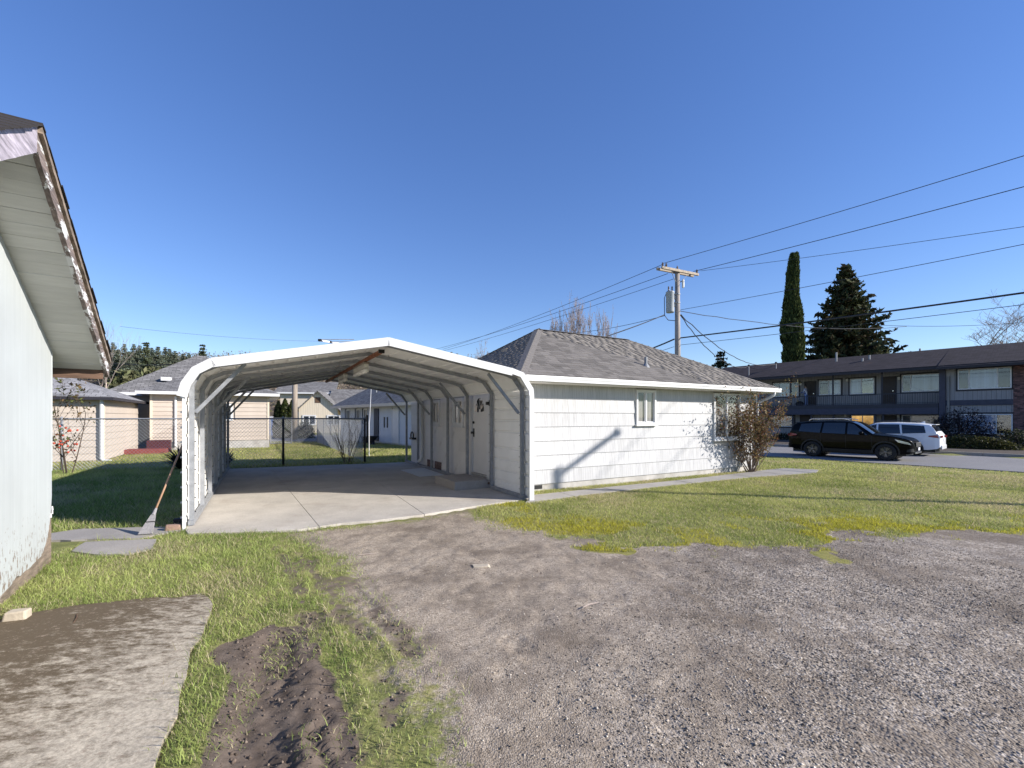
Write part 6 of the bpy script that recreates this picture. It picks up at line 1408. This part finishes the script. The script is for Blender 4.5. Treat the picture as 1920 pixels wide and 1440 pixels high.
Va = np.concatenate([V.reshape(-1,3)]); wd_ = fast('hillside_wood', np.concatenate([np.repeat(Va,1,0)]), np.arange(3*n).reshape(n,3), MT['leaf'], None, np.tile(np.array([[0.22,0.18,0.15]]),(3*n,1))); tag(wd_, 'brown leafless wood covering the hillside', None, None, 'stuff')
ub = fast('hillside_brush', V2, T2, MT['leaf'], None, c2); tag(ub, 'brown twig haze of the leafless wood on the hill', None, None, 'stuff')
MG_HAZE = [(0.085,0.11,0.085),(0.11,0.13,0.095),(0.12,0.125,0.085)]  # needle greens paled: distance haze is mixed into the colour
pro = None; FC = [(212,642,225),(233,645,230),(251,645,240),(262,648,200),(285,652,235),(296,650,210),(310,651,220),(318,654,240),(328,658,215),(343,664,230),(354,662,225),(222,655,205),(241,660,190),(304,668,190),(268,690,150),(835,663,260),(846,660,270),(857,663,265)]
for k, (px, py, Y) in enumerate(FC):
    v = P(px, py, Y); zb = float(hillz(np.array([v.x]), np.array([v.y]))[0]); H = max(9.0, min(20.0, v.z-zb))
    if pro is None or k in (3,):
        t = conifer('hill_conifer', 'haze-tinted blue green conifer on the distant hill crest', (v.x,v.y,v.z-H), H, H*0.30, 60+k, MG_HAZE, 34, 9, 0.45, 12, 'conifers on the hill crest', 0.75, 0.02)
        if pro is None: pro = t; proH = H
    else:
        t = copy_tree(pro); t.location = (v.x,v.y,v.z-H); s = H/proH; t.scale = (s*random.uniform(0.8,1.25),s*random.uniform(0.8,1.25),s); t.rotation_euler = (0,0,random.uniform(0,6))
for px, py, Y, lab, W in ((275,643,120,'tallest dark conifer standing before the hill crest',3.4),(380,647,120,'lone conifer above the beige roof peak',3.0)):
    v = P(px, py, Y); conifer('conifer_tree', lab, (v.x,v.y,-0.3), v.z+0.3, W, 91+px, [(0.06,0.075,0.045),(0.085,0.095,0.055)], 40, 8, 0.5, 9, shape=0.75)
for px, py, Y, lab, W in ((240,695,70,'spreading evergreen behind the garage roof',4.2),(290,690,75,'dark evergreen boughs left of the beige roof',4.0)):
    v = P(px, py, Y); conifer('conifer_tree', lab, (v.x,v.y,-0.3), v.z+0.3, W, 191+px, [(0.10,0.11,0.055),(0.13,0.13,0.07)], 26, 9, 0.45, 9, shape=0.45)
# ------------------------------------------------------------------ small things
bl = G(272,1003, 0.016); br = thing('broom', 'flat grey bristle broom with wooden handle leaning on the carport corner', 'broom', (*bl, 0.017))
top = P(343,832, 6.55); b0 = Vector((bl[0],bl[1],0.016)); hdv = top - b0; dirn = hdv.normalized(); sdv = Vector((0.94,0.33,0)); 
neck = b0 + dirn*0.42; foot = b0 + dirn*0.02
MB().tube([b0+dirn*0.28, top], 0.0125, 8).build('handle', MT['broom_wood'], br, world=True, smooth=True)
hd_ = MB(); n = 7; fw = dirn.cross(sdv).normalized()
rows = [(0.30,0.016,0.02),(0.25,0.028,0.028),(0.15,0.05,0.03),(0.01,0.078,0.022)]; vs = []
for t, w, th in rows: 
    c = b0+dirn*t; vs += [c-sdv*w-fw*th/2, c+sdv*w-fw*th/2, c+sdv*w+fw*th/2, c-sdv*w+fw*th/2]
fs = [(0,1,2,3)]
for i in range(len(rows)-1):
    for k in range(4): fs.append((4*i+k,4*i+4+k,4*i+4+(k+1)%4,4*i+(k+1)%4))
fs.append((15,14,13,12)); hd_.add(vs, fs).build('bristles', MT['broom_head'], br, world=True, fix=True)
MB().bar(b0+dirn*0.17-sdv*0.048, b0+dirn*0.17+sdv*0.048, 0.012, 0.036, fw).build('stitching', MT['black'], br, world=True); MB().tube([b0+dirn*0.27,b0+dirn*0.36],[0.024,0.015],8).build('ferrule', MT['broom_head'], br, world=True)
def lump(name, label, cat, loc, size, mat, seed, rz=0.0, part='block'):
    r = random.Random(seed); t = thing(name, label, cat, loc, rz); x, y, z = size; j = lambda: r.uniform(0.8,1.08)
    MB().hexa([(-x*j(),-y*j(),0),(x*j(),-y*j(),0),(x*j(),y*j(),0),(-x*j(),y*j(),0),(-x*j()*0.9,-y*j()*0.9,z*j()),(x*j()*0.85,-y*j()*0.9,z*j()),(x*j()*0.9,y*j()*0.9,z*j()),(-x*j()*0.9,y*j()*0.9,z*j())]).build(part, MT[mat], t, bevel=min(size)*0.25); return t
g = G(325,995); lump('brick', 'brown brick lying at the carport corner by the broom', 'brick', (g[0],g[1],0.0), (0.10,0.06,0.085), 'brick', 3, 0.5)
g = G(338,986); lump('dark_block', 'dark slate coloured block behind the brick', 'block', (g[0],g[1],0.0), (0.09,0.07,0.12), 'wicker', 4, 0.5)
g = G(343,975); pk = thing('wood_offcut', 'small wooden board leaning on the outside of the carport wall', 'board', (g[0]+0.02,g[1],0.0), R(30)); MB().hexa([(-0.05,-0.01,0.0),(0.05,-0.01,0.0),(0.05,0.01,0.0),(-0.05,0.01,0.0),(-0.02,0.06,0.36),(0.07,0.06,0.34),(0.07,0.08,0.34),(-0.02,0.08,0.36)]).build('plank', MT['brown_wood'], pk)
g = G(34,1162); lump('rock', 'pale angular rock at the shed foot beside the mossy pad', 'rock', (g[0],g[1],0.0), (0.075,0.05,0.085), 'stone', 6, 0.3)
g = G(902,1062); lump('flat_stone', 'flat pale stone lying on the gravel drive', 'stone', (g[0],g[1],-0.004), (0.10,0.055,0.018), 'stone', 7, 0.1)
for k, (px, py, a, lab) in enumerate(((1108,1137,0.6,'short pale stick on the gravel'),(690,1042,0.2,'thin straw on the drive near the track'),(141,1163,-0.9,'small brown stick on the mossy pad'),(800,972,0.1,'dry twig at the edge of the carport floor'))):
    g = G(px,py); t = thing('stick', lab, 'stick', (g[0],g[1],0.014), a); MB().tube([(-0.09,0,0),(0.0,0.008,0.003),(0.09,0,0)], [0.004,0.005,0.003], 5).build('twig', MT['pale_twig'] if k != 2 else MT['brown_wood'], t)
# gravel: loose stones
rs = np.random.RandomState(5)
def stones(n, x0, x1, y0, y1, smin, smax, name, label):
    x = rs.uniform(x0,x1,n*3); y = y0*(y1/y0)**rs.rand(n*3); gvv, mdv, msv = masks(x,y); keep = (gvv*(1-0.9*mdv)*(1-0.7*sandy(x,y))-0.2 > rs.rand(n*3)*0.75) & (vnoise(x,y,1.7,9) > rs.rand(n*3)*0.75); x = x[keep][:n]; y = y[keep][:n]; m = len(x); z = height(x,y)
    s = rs.uniform(smin,smax,m)*(0.7+0.9*rs.rand(m)**3); a = rs.rand(m)*6.283; base = np.array([(1,0,0),(0,1,0),(-1,0,0),(0,-1,0),(0,0,1),(0,0,-1)],float)
    V = base[None]*s[:,None,None]*np.stack([1+0.4*rs.rand(m),0.7+0.3*rs.rand(m),0.45+0.3*rs.rand(m)],1)[:,None,:]; V += rs.randn(m,6,3)*s[:,None,None]*0.18; c,si = np.cos(a),np.sin(a); X = V[:,:,0]*c[:,None]-V[:,:,1]*si[:,None]; Yv = V[:,:,0]*si[:,None]+V[:,:,1]*c[:,None]
    V = np.stack([X+x[:,None],Yv+y[:,None],V[:,:,2]+z[:,None]+s[:,None]*0.18],2).reshape(-1,3); f = np.array([(0,1,4),(1,2,4),(2,3,4),(3,0,4),(1,0,5),(2,1,5),(3,2,5),(0,3,5)]); T = (f[None]+6*np.arange(m)[:,None,None]).reshape(-1,3)
    o = fast(name, V, T, MT['pebble'], None, np.repeat(shades(rs,m,[(0.16,0.136,0.113),(0.245,0.21,0.174),(0.33,0.285,0.237),(0.125,0.105,0.086),(0.46,0.41,0.35)],0.18),6,0)); tag(o, label, None, None, 'stuff')
stones(52000, -1.2, 5.2, 1.9, 6.8, 0.0026, 0.0066, 'loose_gravel', 'loose grey gravel spread over the drive')
# soil crumbs in the churned mud
x = rs.uniform(-2.0,-0.5,3000); y = rs.uniform(1.9,3.6,3000); g_, md_, _ = masks(x,y); k = md_ > 0.5; x, y = x[k], y[k]; m = len(x); s = 0.002+0.009*rs.rand(m)**4
base = np.array([(1,0,0),(0,1,0),(-1,0,0),(0,-1,0),(0,0,1),(0,0,-1)],float); V = base[None]*s[:,None,None]*(0.7+0.6*rs.rand(m,1,3)) + rs.randn(m,6,3)*s[:,None,None]*0.2 + np.stack([x,y,height(x,y)+s*0.3],1)[:,None,:]; f = np.array([(0,1,4),(1,2,4),(2,3,4),(3,0,4),(1,0,5),(2,1,5),(3,2,5),(0,3,5)])
o = fast('mud_crumbs', V.reshape(-1,3), (f[None]+6*np.arange(m)[:,None,None]).reshape(-1,3), MT['pebble'], None, np.repeat(shades(rs,m,[(0.09,0.068,0.053),(0.13,0.10,0.08),(0.17,0.135,0.108)],0.2),6,0)); tag(o, 'broken soil crumbs in the muddy ruts', None, None, 'stuff')
# ------------------------------------------------------------------ grass
def blades(name, label, x, y, hgt, wid, pal_fn, seg=2, lean=0.5):
    n = len(x); z = height(x,y)-0.004; a = rs.rand(n)*6.283; h = hgt*(0.55+0.75*rs.rand(n)); ln = h*lean*(0.3+rs.rand(n)); la = rs.rand(n)*6.283; w = wid*(0.7+0.6*rs.rand(n))
    sx, sy = np.cos(a)*w, np.sin(a)*w; lx, ly = np.cos(la)*ln, np.sin(la)*ln; B = np.stack([x,y,z],1); S_ = np.stack([sx,sy,0*sx],1); Lv = np.stack([lx,ly,0*lx],1); Z = np.stack([0*h,0*h,h],1)
    if seg == 2:
        V = np.stack([B-S_, B+S_, B+Lv*0.35+Z*0.6+S_*0.7, B+Lv*0.35+Z*0.6-S_*0.7, B+Lv+Z],1); f = np.array([(0,1,2),(0,2,3),(3,2,4)]); k = 5
    else: V = np.stack([B-S_, B+S_, B+Lv+Z],1); f = np.array([(0,1,2)]); k = 3
    T = (f[None]+k*np.arange(n)[:,None,None]).reshape(-1,3); c = pal_fn(x,y,n); o = fast(name, V.reshape(-1,3), T, MT['grass'], None, np.repeat(c,k,0)); return tag(o, label, None, None, 'stuff')
COVER = [SLAB, PAD, WALK, PADA, PADB, HOUSE]
def scatter(n, x0, x1, y0, y1, dens_noise=0.0, edge=0.035, keep_fn=None):
    x = rs.uniform(x0,x1,n); y = rs.uniform(y0,y1,n); gvv, mdv, msv = masks(x,y); p = (1-gvv)*(1-mdv*0.97)
    vis = (np.abs(x)/np.maximum(y,0.1) < 1.25) & (y > 1.7); k = (p > 0.25+0.7*rs.rand(n)) & vis
    if dens_noise: k &= fbm(x,y,2.2,13) > dens_noise*rs.rand(n)
    if keep_fn is not None: k &= keep_fn(x,y)
    x, y = x[k], y[k]
    for poly in COVER:
        s = sdist(x,y,poly); q = s < (edge if poly is not PAD else 0.11)*rs.rand(len(x))**2; x, y = x[q], y[q]
    return x, y
def pal_left(x,y,n):
    t = fbm(x,y,2.0,31)[:,None]; g1 = np.array([[0.20,0.27,0.07]]); g2 = np.array([[0.37,0.42,0.14]]); dry = np.array([[0.45,0.39,0.25]]); c = g1+(g2-g1)*np.clip((t-0.3)*2.5,0,1); d = (rs.rand(n,1) < 0.16+0.5*np.clip((fbm(x,y,1.5,37)[:,None]-0.52)*4,0,1))
    return np.clip(np.where(d, dry, c)*(1+0.25*rs.randn(n,1)),0.01,1)
def pal_right(x,y,n):
    t = fbm(x,y,1.3,33)[:,None]; gv_, m_, mo = masks(x,y); g1 = np.array([[0.24,0.285,0.075]]); g2 = np.array([[0.43,0.44,0.15]]); dry = np.array([[0.52,0.44,0.27]]); yl = np.array([[0.50,0.47,0.06]]); c = g1+(g2-g1)*np.clip((t-0.25)*2.2,0,1)
    d = rs.rand(n,1) < 0.18+0.5*np.clip((fbm(x,y,0.8,35)[:,None]-0.5)*4,0,1); c = np.where(d, dry, c); mk = (np.clip(mo,0,1)[:,None] > 0.18+0.6*rs.rand(n,1)); c = np.where(mk, yl*(0.7+0.3*rs.rand(n,1)), c); return np.clip(c*(1+0.22*rs.randn(n,1)),0.01,1)
x, y = scatter(250000, -5.2, -0.2, 2.0, 6.4, 0.95); blades('grass', 'bright tufted grass beside the shed and pad', x, y, 0.033, 0.0020, pal_left, 2, 0.9)
xm = rs.uniform(-2.0,-0.3,9000); ym = rs.uniform(2.0,4.2,9000); km = (masks(xm,ym)[1] > 0.4) & (fbm(xm,ym,3.5,61) > 0.56+0.1*rs.rand(9000)) & (sdist(xm,ym,PAD) < -0.03); blades('grass_remnants', 'trampled grass remnants in the muddy ruts', xm[km], ym[km], 0.03, 0.002, pal_left, 2, 1.4)
x, y = scatter(9000, -5.2, -0.9, 2.0, 6.4); blades('grass_tufts', 'taller grass tufts along the pad edge', x, y, 0.085, 0.0024, pal_left, 2, 0.9)
x, y = scatter(150000, -13, -3.4, 6.0, 14.5, keep_fn=lambda x,y: x < -0.6*y+0.2); blades('grass', 'shaded grass between the shed and carport', x, y, 0.075, 0.005, pal_left, 1, 0.9)
x, y = scatter(150000, -22, -2.5, 13.5, 27); blades('grass', 'sunlit grass of the fenced back yard', x, y, 0.07, 0.010, pal_right, 1, 0.9)
x, y = scatter(440000, -0.6, 13.8, 5.2, 12.5, 0.7, keep_fn=lambda x,y: (x > -0.6)); blades('grass', 'mossy front lawn before the white house', x, y, 0.04, 0.0042, pal_right, 1, 0.9)
x, y = scatter(140000, 3.5, 20, 10.0, 22.0, keep_fn=lambda x,y: street_n(x,y) < 22.1); blades('grass', 'far front lawn towards the street', x, y, 0.05, 0.008, pal_right, 1, 0.9)
